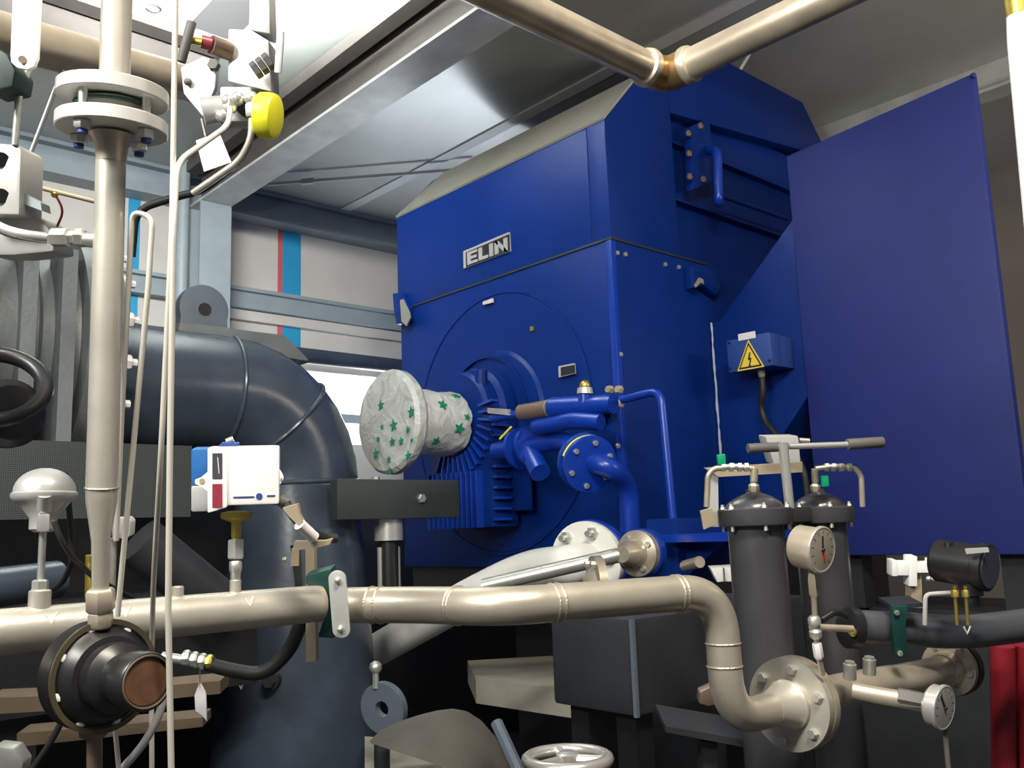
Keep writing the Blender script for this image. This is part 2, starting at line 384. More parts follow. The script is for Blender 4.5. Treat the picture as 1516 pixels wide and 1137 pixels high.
# name plate ELIN
def plate(px, off, th, m, name, par, bev=0):
    pts = [G(x, y, off) for x, y in px]
    return MB().prism(pts, (0, -th, 0)).build(name, m, par, bevel=bev)
np_ = plate([(688,372.5),(755.5,344),(757,372.5),(688.5,398)], 0, .012, M['letter'], 'name_plate', gen)
plate([(690,374),(754,347),(755,371.5),(690.5,395.5)], .011, .004, M['plate_k'], 'plate_field', np_)
A0, A1 = G(692, 392, .016), G(752, 369, .016)
xl, xr_, zb, zt = A0.x, A1.x, G(720, 382.5, .016).z, G(720, 363.5, .016).z
def letter(name, quads, x0, wd):
    g = MB()
    for q in quads: g.prism([(x0+wd*u, GY-.0145, zb+(zt-zb)*v) for u, v in q], (0, -.006, 0))
    g.build(name, M['letter'], np_)
cw = (xr_-xl)
R4 = lambda a, b, c, d: [(a, b), (c, b), (c, d), (a, d)]
letter('letter_e', [R4(0,0,.34,1), R4(.34,0,1,.22), R4(.34,.39,.92,.61), R4(.34,.78,1,1)], xl+.01*cw, .25*cw)
letter('letter_l', [R4(0,0,.36,1), R4(.36,0,1,.24)], xl+.30*cw, .23*cw)
letter('letter_i', [R4(0,0,1,1)], xl+.565*cw, .085*cw)
letter('letter_n', [R4(0,0,.28,1), R4(.72,0,1,1), [(.0,1),(.30,1),(1,0),(.70,0)]], xl+.695*cw, .30*cw)
pl = plate([(829,542.5),(852,538),(853,553.5),(829.5,559)], 0.02, .012, M['letter'], 'rating_plate', gen)
plate([(830.5,544),(851,540),(851.6,552.3),(831,557)], .031, .003, M['plate_k'], 'rating_field', pl)
plate([(717,447),(731,442),(731,448),(717,452)], 0.015, .012, M['sign_w'], 'small_plate', gen)
plate([(786,484),(791,483),(791,489),(787,491)], 0.018, .01, M['brass'], 'screw_plug', gen)
# lifting lugs
yl = 3.6
for _k in range(200):
    yl += .004
    if hit(816, 166, 1, yl).z < (4.11+(yl-3.67)*.576): break
lug = MB(); q = [hit(x, y, 1, yl) for x, y in [(803,172),(802,142),(812,136),(832,146),(826,158)]]
lug.prism(q, (0, .03, 0)); lg = lug.build('lifting_lug', M['blue'], gen)
MB().prism([hit(x, y, 1, yl-.003) for x, y in [(811,147),(814,144),(817,151),(815,156),(812,154)]], (0, -.002, 0)).build('lug_eye', M['letter'], lg)
lug = MB().prism([G(x, y, 0) for x, y in [(590,436),(602,434),(606,446),(612,455),(611,478),(596,482),(592,462)]], (0, -.05, 0)); lg = lug.build('lifting_bracket', M['blue'], gen, bevel=.01)
plate([(594,445),(598,443),(607,462),(609,470),(603,483),(596,476)], .051, .01, M['dust'], 'worn_paint', lg)
# curved bracket on the side face with a worn corner
pts = [GS(x, y) for x, y in [(1011,396),(1024,395),(1040,403),(1051,416),(1055,428),(1048,441),(1040,434),(1030,426),(1014,430)]]
lg = MB().prism(pts, (.06, 0, 0)).build('side_bracket', M['blue'], gen, bevel=.012)
MB().prism([GS(x, y, .061) for x, y in [(1027,423),(1034,411),(1040,414),(1041,421),(1036,419),(1029,426)]], (.006, 0, 0)).build('worn_paint', M['dust'], lg)
# hinge plate, vent pipe
pts = [GS(x, y) for x, y in [(1012,192),(1040,178),(1047,270),(1016,284)]]
hp = MB().prism(pts, (.05, 0, 0)).build('hinge_plate', M['blue'], gen, bevel=.004)
for x, y in [(1018,198),(1036,187),(1019,228),(1020,262),(1040,266)]: MB().hexa(GS(x, y, .05), EX, .02, .014).build('bolt', M['copper'], hp)
MB().tube(fillet([GS(1046,222,.02), GS(1062,224,.16), GS(1064,300,.16), GS(1064,300,.02)], .05), .026, 12).build('vent_pipe', M['blue_pipe'], gen)
MB().tube([GS(1070,291,.06), GS(1166,324,.06)], .014, 8).build('drip_rail', M['blue'], gen)
# foot frame below
g = MB(); g.span((GX0+.05, GY+.05, 1.32), (GX1-.02, 6.0, ZB-.002)); g.build('foot_frame', M['dkgrey'], gen)
tag(MB().span((GX0-.1, 4.4, 0), (GX1-.02, 6.0, 1.318)).build('generator_foundation', M['dkgrey']), 'dark foundation block under the blue generator', 'foundation')
db = thing('dark_filler_block', 'black machine block added to darken the gap between exhaust pipe and far wall', 'filler', (-6.4, 4.5, 0))  # black block added to put darkness before the pale wall
MB().span((-6.7, 3.1, 0), (-6.1, 7.0, hit(560, 745, 0, -6.1).z)).build('filler_body', M['black'], db, bevel=.02)

# ------------------------------------------------------------------ switchgear cabinet beside the generator
CY = 4.17
def C(x, y, off=0): return hit(x, y, 1, CY-off)
cab = thing('switchgear_cabinet', 'tall flat blue cabinet standing right of the generator', 'cabinet', (-1.9, CY, 0))
q = [C(1173,228,.03), C(1446,106,.03), C(1516,724,.03), C(1518,822,.03), C(1214,822,.03)]
xl_, xr2 = C(1176,300).x, C(1500,600).x
zt1, zt2, zb_ = C(1173,228,.03).z, C(1446,106,.03).z, C(1300,822,.03).z
MB().prism([(-2.365, CY-.03, zb_), (-1.415, CY-.03, zb_), (-1.415, CY-.03, zt2), (-2.365, CY-.03, zt1)], (0, .05, 0)).build('front_panel', M['blue_cab'], cab, bevel=.008)
MB().span((-2.36, CY+.022, zb_+.01), (-1.78, CY+.85, zt1-.02)).build('housing', M['blue_cab'], cab, bevel=.006)
MB().span((-2.30, CY+.1, 0), (-1.5, CY+.8, zb_-.25)).build('plinth', M['dkgrey'], cab)
for x in (-2.25, -1.52): MB().span((x-.05, CY+.05, zb_-.25), (x+.05, CY+.15, zb_)).build('leg', M['dkgrey'], cab)
MB().ball(hit(1441,112,1,CY-.03), .013).build('cover_stud', M['blue_cab'], cab)
# slanted cable duct to the generator
GXD = GX1+.003
d = [(GXD, CY, 2.80), (GX1+.06, CY, 2.80), (-2.33, CY, 3.29), (-2.33, CY, 2.37), (-2.57, CY, 2.10), (-2.57, CY, 1.75), (GXD, CY, 1.75)]
MB().prism(d, (0, .55, 0)).build('cable_duct', M['blue'], cab, bevel=.004)
sl = MB(); pts = [Vector((GX1+.0125, CY-.011, 2.80))]
n = 26
for i in range(1, n+1):
    tt = i/n; z = 2.80-(2.80-1.96)*tt; pts.append(Vector((GX1+.0125+.003*random.random(), CY-.010-.003*random.random(), z)))
sl.tube(pts, [.003+.006*random.random() for _ in pts], 6).build('sealing_bead', M['bead'], cab)

# terminal box with the warning sign
bx0, bx1 = C(1078,550).x, C(1166,545).x
bz0, bz1 = C(1130,553).z, C(1130,497).z
tb = thing('terminal_box', 'small blue terminal box with yellow warning triangle on the cable duct', 'electrical box', ((bx0+bx1)/2, CY, bz0))
BD = .22
q = lambda x, y: hit(x, y, 1, CY-BD)
bx0, bx1 = q(1078,545).x, q(1143,540).x
bz0, bz1 = q(1080,552).z, q(1135,492).z
MB().span((bx0, CY-BD, bz0), (bx1, CY-BD*.55, bz1)).build('lid', M['blue_box'], tb, bevel=.008)
MB().span((bx0+.005, CY-BD*.53, bz0+.004), (bx1-.005, CY-.002, bz1-.004)).build('body', M['blue_box'], tb, bevel=.006)
pw = [q(1092,550), q(1132,543), q(1108,503)]
ctr = (pw[0]+pw[1]+pw[2])/3
def tri(s, th, o, m, nm, par): return MB().prism([Vector((ctr.x+(p.x-ctr.x)*s, CY-BD-o, ctr.z+(p.z-ctr.z)*s)) for p in pw], (0, -th, 0)).build(nm, m, par)
sg = tri(1.0, .003, .0, M['sign_y'], 'warning_sign', tb)
tri(.86, .001, .003, M['sign_k'], 'sign_border', sg); tri(.70, .001, .004, M['sign_y'], 'sign_field', sg)
bo = [(.02,.62),(-.16,.02),(.02,.02),(-.08,-.42),(-.16,-.34),(-.06,-.62),(.12,-.40),(.02,-.42),(.20,.16),(.04,.16),(.14,.62)]
s = (pw[2].z-ctr.z)*.62
MB().prism([(ctr.x+u*s, CY-BD-.005, ctr.z-.004+v*s) for u, v in bo], (0, -.001, 0)).build('lightning_bolt', M['sign_k'], sg)
MB().prism([q(x, y) for x, y in [(1093,495),(1118,490),(1119,500),(1094,505)]], (0, -.003, 0)).build('label', M['sign_w'], tb)
for x, y in [(1081,546),(1140,534),(1080,508)]: MB().cyl(q(x, y), q(x, y)-EY*.006, .007, n=10).build('screw', M['black'], tb)
gp = Vector(((bx0+bx1)/2+.01, CY-BD*.6, bz0))
MB().cyl(gp, gp-EZ*.035, .02, .016).build('cable_gland', M['tan'], tb)
cb = [gp-EZ*.03, gp-EZ*.12+EX*.0, hit(1126,603,1,CY-.10), hit(1133,625,1,CY-.10), hit(1160,655,1,CY-.2), hit(1190,690,1,CY-.25), (-2.3, CY-.2, 1.4)]
tag(MB().tube(fillet(cb, .08), .016, 10).build('terminal_cable', M['blackm']), 'black cable hanging from the terminal box with warning sign', 'cable')

# ------------------------------------------------------------------ bearing pedestal with fins, wrapped shaft
bp_ = thing('bearing_pedestal', 'blue finned bearing pedestal in front of the generator end', 'bearing', (SX, 3.15, 1.6))
MB().lathe((SX, GY-.05, SZ), -EY, [(.28, 0), (.28, .07), (.25, .09), (.25, .17), (.23, .19), (.20, .19)], 48).build('housing', M['blue'], bp_)
yf = 3.13
MB().span((SX-.24, yf, 1.72), (SX+.27, GY-.05, SZ-.05)).build('sump', M['blue'], bp_, bevel=.012)
fn = MB()
for k in range(15):
    t_ = math.radians(-118+k*9)
    dx, dz = math.cos(t_), math.sin(t_)
    c = Vector((SX+dx*.282, yf-.012, SZ+dz*.282)); fn.box(c, .115, .05, .012, (Vector((dx,0,dz)), EY, Vector((-dz,0,dx))))
for k in range(11):
    x = SX-.22+k*.042; fn.box((x, yf-.02, 1.87), .012, .05, .30)
for k in range(10):
    z = 1.76+k*.055; fn.box((SX+.285, yf+.06, z), .04, .10, .014)
fn.build('cooling_fins', M['blue_pipe'], bp_)
MB().span((SX+.262, yf+.14, 1.80), (SX+.42, GY-.08, 2.16)).build('side_cover', M['blue'], bp_, bevel=.012)
bcap = MB(); bcap.cyl(G(712,582,.20), G(712,548,.20), .035, n=16); bcap.build('filler_stub', M['blue'], bp_)
# wrapped coupling disc and hub
yd0 = hit(583, 625, 0, SX).y
sh = thing('shaft_coupling', 'coupling disc and shaft end wrapped in star printed plastic film', 'coupling', (SX, yd0, 2.0))
Rd = (hit(583,548,0,SX).z-hit(583,702,0,SX).z)/2
zc_ = hit(583, 625, 0, SX).z
g = MB(); g.lathe((SX, yd0-.05, zc_), EY, [(0, -.012), (Rd*.5, -.01), (Rd*.93, 0), (Rd*1.0, .02), (Rd*1.0, .06), (Rd*.93, .085), (Rd*.6, .11), (.14, .11)], 44)
for v in g.bm.verts: v.co += Vector((random.uniform(-1,1), random.uniform(-1,1), random.uniform(-1,1)))*.0015
cv = g.build('disc_cover', M['film'], sh)
def star(c, r):
    g = MB(); pts = []
    for i in range(10):
        a_ = PI/2+i*PI/5+random.random()*.2; q_ = r*(1 if i % 2 == 0 else .42); pts.append(Vector(c)+Vector((q_*math.cos(a_), 0, q_*math.sin(a_))))
    g.prism(pts, (0, -.004, 0)); return g
for x, y, r_ in [(564,600,.035),(583,630,.04),(609,610,.036),(566,632,.02),(604,636,.022),(581,654,.03),(594,653,.026),(557,672,.036),(605,675,.034),(576,680,.022),(577,697,.026),(560,650,.02),(610,652,.016)]:
    star(hit(x, y, 1, yd0-.063), r_*.85).build('printed_star', M['star'], cv)
Rh = .172
g = MB(); g.lathe((SX, yd0+.05, zc_+.01), EY, [(Rh*.8, 0), (Rh*.92, .06), (Rh*1.02, .12), (Rh*.97, .2), (Rh*1.03, .29), (Rh*.98, .34), (.09, .355)], 36)
for v in g.bm.verts: v.co += Vector((random.uniform(-1,1), random.uniform(-1,1), random.uniform(-1,1)))*.006
hub = g.build('hub_cover', M['film'], sh)
MB().cyl((SX, yd0+.3, SZ), (SX, GY-.26, SZ), .075, n=24).build('shaft', M['zinc'], sh)
for ang, yy, r_ in [(25,.15,.03),(-15,.25,.035),(-40,.12,.025),(5,.3,.02),(50,.28,.025)]:
    a_ = math.radians(ang); n_ = Vector((math.cos(a_),0,math.sin(a_))); c_ = Vector((SX, yd0+.05+yy, zc_+.01))+n_*(Rh*1.0)
    t_ = n_.cross(EY)
    pts = []
    for i in range(10):
        b_ = i*PI/5; q_ = r_*(1 if i % 2 == 0 else .42); pts.append(c_+EY*(q_*math.cos(b_))+t_*(q_*math.sin(b_)))
    MB().prism(pts, n_*.010).build('printed_star', M['star'], hub)
# perforated guard box on a stand
gx = SX+.42
a, b = hit(528, 709, 0, gx), hit(681, 766, 0, gx)
gb = thing('coupling_guard', 'dark perforated guard box below the wrapped coupling disc', 'guard', (gx-.2, (a.y+b.y)/2, b.z))
MB().span((gx-.06, a.y-.1, b.z), (gx, b.y, a.z)).build('guard_box', M['perf'], gb, bevel=.006)
MB().hexa(hit(623,738,0,gx), EX, .022, .018).build('bolt', M['zinc'], gb)
MB().cyl(hit(556,706,0,gx-.08), hit(556,712,0,gx-.08), .02, n=8).build('stud', M['zinc'], gb)
st = thing('jack_stand', 'steel screw stand with bright collar under the guard box', 'stand', hit(575, 860, 0, gx-.1))
p0 = hit(575, 768, 0, gx-.1); p1 = Vector((p0.x, p0.y, hit(575, 905, 0, gx-.1).z))
MB().cyl(p0, p0-EZ*.10, .068, n=20).build('collar', M['chrome'], st)
MB().cyl(p0-EZ*.10, p1, .045, n=16).build('screw', M['black'], st)
for s_ in (-1, 1): MB().cyl(p0-EZ*.13+EY*.05*s_, p1+EY*.05*s_, .012, n=8).build('rod', M['zinc'], st)

# ------------------------------------------------------------------ blue lube oil piping before the generator
def Q(x, y, off): return hit(x, y, 1, GY-off)
pp = thing('lube_oil_pipe', 'blue flanged oil pipe bending down right of the bearing pedestal', 'pipe', Q(930, 800, .3))
path = [Q(735,668,.28), Q(775,662,.28), Q(838,650,.28), Q(862,682,.45), Q(900,690,.46), Q(931,716,.27), Q(933,812,.27)]
MB().tube(fillet(path, .12), .046, 18).build('pipe', M['blue_pipe'], pp)
ax = (Q(838,650,.28)-Q(775,662,.28)).normalized()
for x, y in [(770,664),(786,661)]: MB().lathe(Q(x,y,.28)-ax*.012, ax, [(.105,0),(.105,.022)], 32).build('flange', M['blue_pipe'], pp, bevel=.003)
MB().cyl(Q(780,662,.28), Q(800,700,.34), .05, n=16).build('branch', M['blue_pipe'], pp)
ax2 = (Q(905,700,.50)-Q(845,668,.36)).normalized()
for k, d_ in enumerate((-.02, .035)):
    f_ = MB().lathe(Q(866,683,.46)+ax2*d_, ax2, [(.125,0),(.125,.022)], 32).build('flange', M['blue_pipe'], pp, bevel=.003)
    if k: bolts(f_, Q(866,683,.46)+ax2*(d_+.022), ax2, .095, 6, M['zinc'], .013, .014, .4)
MB().torus(Q(866,683,.46)+ax2*.018, ax2, .11, .012, 36, 6, .8, 2.9).build('earth_strap', M['yellow'], pp)
MB().lathe(Q(933,812,.27), EZ, [(.065,0),(.065,.03),(.05,.05)], 24).build('foot_flange', M['blue_pipe'], pp)
tag(MB().tube(fillet([Q(921,592,.25), Q(978,577,.25), Q(1000,808,.25)], .07), .019, 12).build('vent_pipe', M['blue_pipe']), 'thin blue pipe bent over and dropping along the generator corner', 'pipe')
fl = thing('flow_indicator', 'blue valve assembly with grey sight cylinder right of the bearing', 'valve', Q(860, 620, .3))
ax3 = (Q(818,607,.35)-Q(772,615,.35)).normalized()
MB().cyl(Q(772,611,.35), Q(816,604,.35), .042, n=20).build('sight_cylinder', M['copper'], fl)
MB().lathe(Q(814,604.5,.35), ax3, [(.045,0),(.045,.012)], 20).build('rim', M['zinc'], fl)
MB().cyl(Q(818,604,.35), Q(908,598,.30), .052, .045, n=18).build('body', M['blue_pipe'], fl)
MB().cyl(Q(728,620,.35), Q(773,612,.35), .022, n=12).build('inlet_tube', M['blue_pipe'], fl)
MB().tube([Q(795,632,.34), Q(850,622,.36), Q(890,625,.33)], .04, 14).build('lower_tube', M['blue_pipe'], fl)
MB().cyl(Q(865,598,.34), Q(865,584,.34), .03, n=14).build('neck', M['blue_pipe'], fl)
MB().cyl(Q(866,583,.34), Q(866,574,.34), .038, .034, n=16).build('knob_base', M['alu'], fl)
MB().ball(Q(866,571,.34), .026).build('knob', M['brass'], fl)
MB().prism([Q(726,604,.36), Q(756,606,.36), Q(757,615,.36), Q(726,612,.36)], (0,-.02,0)).build('bright_plate', M['chrome'], fl)
MB().prism([Q(800,612,.30), Q(900,598,.25), Q(908,640,.25), Q(880,630,.3)], (0,.05,0)).build('bracket', M['blue'], fl)
for x, y in [(905,577),(919,577),(907,598),(920,598)]: MB().hexa(Q(x,y,.1), -EY, .02, .03).build('bolt', M['tan'], fl)
MB().cyl(Q(740,650,.35), Q(757,632,.35), .006, n=6).build('earth_wire', M['yellow'], fl)

# bracket shelf right of the corner
sf = thing('pipe_shelf', 'blue steel shelf bracket beside the dark twin filter', 'bracket', Q(1010, 800, .3))
zsf = Q(1040, 790, .5).z
MB().prism([(Q(x,y,.5).x, yy, zsf) for x, y, yy in [(985,805,2.85),(1085,805,2.85),(1085,790,3.3),(985,790,3.3)]], (0,0,-.03)).build('shelf', M['blue_pipe'], sf)
MB().span((Q(957,800,.45).x, GY-.45, 1.25), (Q(1002,800,.45).x, GY-.1, Q(980,768,.45).z)).build('junction_block', M['blue'], sf, bevel=.01)
MB().prism([Q(1000,800,.4), Q(1078,796,.4), Q(1000,870,.4)], (0,.03,0)).build('gusset', M['blue'], sf)
MB().cyl(Q(1014,838,.5), Q(1036,832,.55), .022, n=12).build('plug', M['steel_w'], sf)

pb_ = thing('window_light_box', 'small white box standing in for window light below the blue shelf left of the twin filter', 'electrical box', P(1070,862,3.4))  # white box added in place of window light showing through
MB().prism([P(x,y,3.4) for x, y in [(1052,842),(1086,840),(1087,861),(1062,862)]], FW*.06).build('lid', M['plastic'], pb_, bevel=.003)
MB().prism([P(x,y,3.38) for x, y in [(1071,841),(1072.5,841),(1074,861.5),(1072.5,861.5)]], FW*.01).build('seam', M['grip'], pb_)
MB().span(P(1070,860,3.43)-EX*.03-EY*.03-EZ*1.2, P(1070,860,3.43)+EX*.03+EY*.03).build('post', M['black'], pb_)
# white drain pipe with flange
wp = thing('white_drain_pipe', 'thick white pipe sloping down left from a bolted white flange', 'pipe', Q(700, 900, .9))
fc = Q(866, 832, .50)
axw = (EY*.97-EX*.22+EZ*.05).normalized()
path = [fc, fc-axw*.12, P(780,842,4.05), P(690,886,4.2), P(560,961,4.75), P(480,1006,4.98)]
MB().tube(fillet(path, .3), .084, 24).build('pipe', M['white'], wp)
MB().lathe(fc, axw, [(.172,0),(.172,.035)], 40).build('flange', M['white'], wp, bevel=.004)
MB().lathe(fc+axw*.037, axw, [(.178,0),(.178,.04)], 40).build('counter_flange', M['blue_pipe'], wp, bevel=.004)
MB().cyl(fc+axw*.07, fc+axw*.11, .09, n=20).build('stub', M['blue_pipe'], wp)
_, uw, vw = frame(axw)
for k in range(6):
    t_ = PI/2+PI/6-.12+k*PI/3; c_ = fc+(uw*math.cos(t_)+vw*math.sin(t_))*.132
    MB().hexa(c_, -axw, .026, .026).cyl(c_-axw*.02, c_-axw*.055, .013, n=10).build('bolt', M['zinc'], wp)
# small stainless pipe with flange crossing the white one
sp = thing('drain_line', 'slim steel pipe ending in a small round flange below blue oil pipe', 'pipe', Q(800, 850, .8))
a, b = Q(946, 819, .62), Q(715, 868, 1.05)
axs = (a-b).normalized()
MB().tube(fillet([b, a-EY*.10, a], .06), .028, 16).build('pipe', M['zinc'], sp)
axs = (EY*.96-EX*.15).normalized()
MB().lathe(a-axs*.02, axs, [(.03,-.10),(.05,-.06),(.055,-.01),(.088,0),(.088,.03)], 32).build('flange', M['steel_w'], sp)
MB().lathe(a+axs*.015, axs, [(.094,0),(.094,.035)], 32).build('counter_flange', M['blue_pipe'], sp)
bolts(sp, a-axs*.02, -axs, .066, 4, M['zinc'], .013, .014, .5)
a = Q(878, 866, 1.0); al = (EY*.8+EX*.5).normalized()
lf = MB().lathe(a, al, [(.0,-.035),(.03,-.03),(.05,-.012),(.06,0),(.10,.0),(.10,.03)], 32).build('lower_flange', M['steel_w'], sp)
bolts(lf, a, -al, .082, 6, M['zinc'], .012, .016)

# ------------------------------------------------------------------ steam turbine with exhaust elbow
tu = thing('steam_turbine', 'dark blue grey turbine casing with bolted flange and big exhaust elbow', 'turbine', (SX, 1.2, 0))
fc = hit(100, 525, 0, SX); TZ = fc.z; FY = fc.y
g = MB(); g.lathe((SX, FY, TZ), -EY, [(.46, -.0), (.50, 0), (.50, .07), (.44, .08), (.42, .14), (.40, .14), (.40, .2), (.43, .22), (.43, .55), (.50, .6), (.50, .75), (.44, .8), (.44, 1.6), (.2, 1.7)], 56)
g.build('casing', M['turb_rough'], tu)
g = MB(); g.lathe((SX, FY+.002, TZ), EY, [(.50,0),(.50,.06),(.42,.075),(.30,.09)], 56); g.build('casing_flange', M['turb_rough'], tu)
for k in range(18):
    a_ = 2*PI*(k+.4)/18; c_ = Vector((SX+.465*math.cos(a_), FY+.06, TZ+.465*math.sin(a_)))
    MB().hexa(c_, EY, .03, .035).cyl(c_+EY*.03, c_+EY*.055, .016, n=8).build('bolt', M['sign_w'], tu)
# ribs over the casing
g = MB()
for k in range(4): g.span((SX+.30, FY-.55+k*.13, TZ-.45), (SX+.47, FY-.50+k*.13, TZ+.30))
g.build('casing_rib', M['turb_rough'], tu)
# exhaust: horizontal run along the shaft, mitred elbow, big down pipe
ye = hit(440, 900, 0, SX).y
zc2 = hit(330, 585, 0, SX).z
R1, R2 = .275, .285
pts = [Vector((SX, FY, zc2)), Vector((SX, ye-.42, zc2))]
for k in range(9):
    a_ = PI/2*(k/8); pts.append(Vector((SX, ye-.40+.40*math.sin(a_), zc2-.40+.40*math.cos(a_))))
pts += [Vector((SX, ye, zc2-.55)), Vector((SX, ye, 1.45)), Vector((SX, ye, 0))]
rs = [R1, R1]+[R1+(R2-R1)*k/8 for k in range(9)]+[R2*1.02, .328, .43]
MB().tube(pts, rs, 48).build('exhaust_elbow', M['turb'], tu)
g = MB()
for i, th in ((2, .3), (6, .3), (10, .3)):
    g.torus(pts[i], pts[i+1]-pts[i-1], rs[i]+.002, .010, 48, 8)
g.build('weld_seam', M['turb'], tu)
# saddle and grey lifting lug on top
lz = hit(310, 490, 0, SX).z
g = MB(); g.prism([(SX-.12, hit(x, 488, 0, SX).y, z) for x, z in [(245, zc2+.2), (250, lz), (405, lz), (445, zc2+.17)]], (.24, 0, 0)); g.build('lug_saddle', M['turb_rough'], tu, bevel=.02)
lc = hit(299, 460, 0, SX)
g = MB(); Rl = .115
out = [lc+Vector((0, Rl*math.cos(math.radians(a_)), Rl*math.sin(math.radians(a_)))) for a_ in range(-20, 201, 11)]
ring = out+[Vector((SX, lc.y-Rl*1.0, lz-.02)), Vector((SX, lc.y+Rl*1.0, lz-.02))]
g.prism([p-EX*.03 for p in ring], (.06, 0, 0)); lg = g.build('lifting_lug', M['lug'], tu, bevel=.006)
MB().cyl(lc+EX*.029, lc+EX*.034, .030, n=20).build('lug_eye', M['black'], lg)
# dark base frame under the turbine and perforated guard sheet
gx2 = SX+.55
a, b = hit(0, 650, 0, gx2), hit(282, 765, 0, gx2)
gp2 = tag(MB().span((gx2-.05, a.y-1.5, b.z), (gx2, b.y, hit(282, 660, 0, gx2).z)).build('guard_sheet', M['perf']), 'dark perforated guard sheet along the turbine behind the silver dome', 'guard')
bf = thing('turbine_base', 'black steel base frame under the turbine', 'frame', (SX, 1.5, 0))
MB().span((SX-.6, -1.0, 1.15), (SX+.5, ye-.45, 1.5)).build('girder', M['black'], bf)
MB().span((SX-1.0, -2.0, .02), (SX-.62, 2.2, 1.95)).build('dark_backing', M['black'], bf)  # black sheet added as dark background, hides the pale wall
for yy in (-.5, .8): MB().span((SX-.5, yy-.15, 0), (SX+.4, yy+.15, 1.15)).build('leg', M['black'], bf)
MB().cyl(hit(205, 800, 0, -3.3), hit(330, 900, 0, -3.3), .09, n=18).build('brace', M['dkgrey'], bf)

# ------------------------------------------------------------------ things low in the middle
fz = .62
tag(MB().prism([hit(x, y, 2, .98) for x, y in [(692,978),(862,968),(862,1024),(704,1004)]], (0,0,-.12)).build('concrete_ledge', M['conc']), 'pale concrete ledge seen under the generator beside dark steel box', 'ledge')
tag(MB().prism([P(x, y, d_) for x, y, d_ in [(540,1090,3.9),(590,1094,3.9),(800,1170,3.2),(540,1170,3.2)]], -EZ*.1).build('concrete_slab', M['conc']), 'pale concrete slab at the bottom edge right of the exhaust pipe', 'slab')
g = MB(); rows = []
prof = [(548,1096),(575,1083),(606,1073),(634,1066),(658,1063),(680,1067),(702,1081),(722,1104),(740,1132),(756,1165)]
n_ = len(prof); L0 = [P(x, y, 3.15+.004*abs(x-640)*0) for x, y in prof]
bk = [p+FW*.12+RT*.02-UP*.01 for p in L0]
for k in range(n_-1): g._face([g.bm.verts.new(v) for v in (L0[k], L0[k+1], bk[k+1], bk[k])])
fl_ = [P(548,1096,3.15), P(560,1112,3.02), P(640,1135,2.95), P(756,1165,2.95)]
bot = []
for k in range(n_): bot.append(P(548+(756-548)*k/(n_-1), 1100+68*k/(n_-1), 2.95))
for k in range(n_-1): g._face([g.bm.verts.new(v) for v in (L0[k], L0[k+1], bot[k+1], bot[k])])
bmesh.ops.remove_doubles(g.bm, verts=g.bm.verts[:], dist=.0005)
tag(g.build('hose_cowl', M['olive'], angle=60), 'rounded olive grey cowl lying low beside the exhaust pipe', 'cowl')
wl = thing('washer_disc', 'grey round disc with a hole beside the exhaust pipe foot', 'disc', P(572,1078,3.2))
MB().pipe_ring(P(572,1046,3.4), -FW*.8-RT*.4, .095, .029, .03, 36).build('disc', M['lug'], wl)
p_ = P(565,1070,3.42); MB().cyl(p_, (p_.x, p_.y, 0), .03, n=12).build('post', M['dkgrey'], wl)
g = MB(); c_ = P(556, 988, 3.4); g.ball(c_, .024).cyl(c_-EZ*.02, c_-EZ*.075, .012, n=8); tag(g.build('stud_bolt', M['zinc']), 'small steel bolt head at the right edge of the exhaust pipe', 'bolt')
# dark grey steel cabinet in front of the generator foot
q0, q1 = P(842, 905, 2.6), P(1062, 900, 2.1)
sb = thing('steel_tank', 'dark grey steel box under the long process pipe', 'tank', P(940, 1060, 2.3))
ca = P(935, 915, 2.1)
MB().span((ca.x-.27, ca.y, P(935,1058,2.1).z), (ca.x, ca.y+.75, ca.z-.002)).build('body', M['dkgrey'], sb, bevel=.012)
for ex, ey in ((-.21,.06),(-.06,.06),(-.21,.69),(-.06,.69)): MB().span((ca.x+ex-.03, ca.y+ey-.03, 0), (ca.x+ex+.03, ca.y+ey+.03, P(935,1058,2.1).z)).build('leg', M['black'], sb)
MB().span((ca.x-.006, ca.y-.004, P(935,1058,2.1).z), (ca.x+.004, ca.y+.006, ca.z-.004)).build('edge_bead', M['lug'], sb)
tag(MB().tube([P(735,1070,2.9), P(785,1180,2.7)], .02, 8).build('flat_bar', M['lug']), 'thin grey bar leaning in the dark beside the cowl', 'bar')
# chrome hand wheel at the bottom
hw = thing('hand_wheel', 'shiny flat hand wheel at the bottom edge of the picture', 'wheel', P(838,1150,1.7))
c_ = P(840, 1124, 1.7)
MB().torus(c_, EZ, .075, .012, 44, 10).build('rim', M['chrome'], hw)
MB().lathe(c_-EZ*.02, EZ, [(.022,0),(.022,.03),(.012,.035)], 18).build('hub', M['chrome'], hw)
for k in range(3):
    a_ = k*2*PI/3+.5; MB().tube([c_+Vector((.02*math.cos(a_), .02*math.sin(a_), 0)), c_+Vector((.07*math.cos(a_), .07*math.sin(a_), 0))], .010, 8).build('spoke', M['chrome'], hw)
MB().cyl(c_-EZ*.02, c_-EZ*.5, .012, n=10).build('stem', M['zinc'], hw)

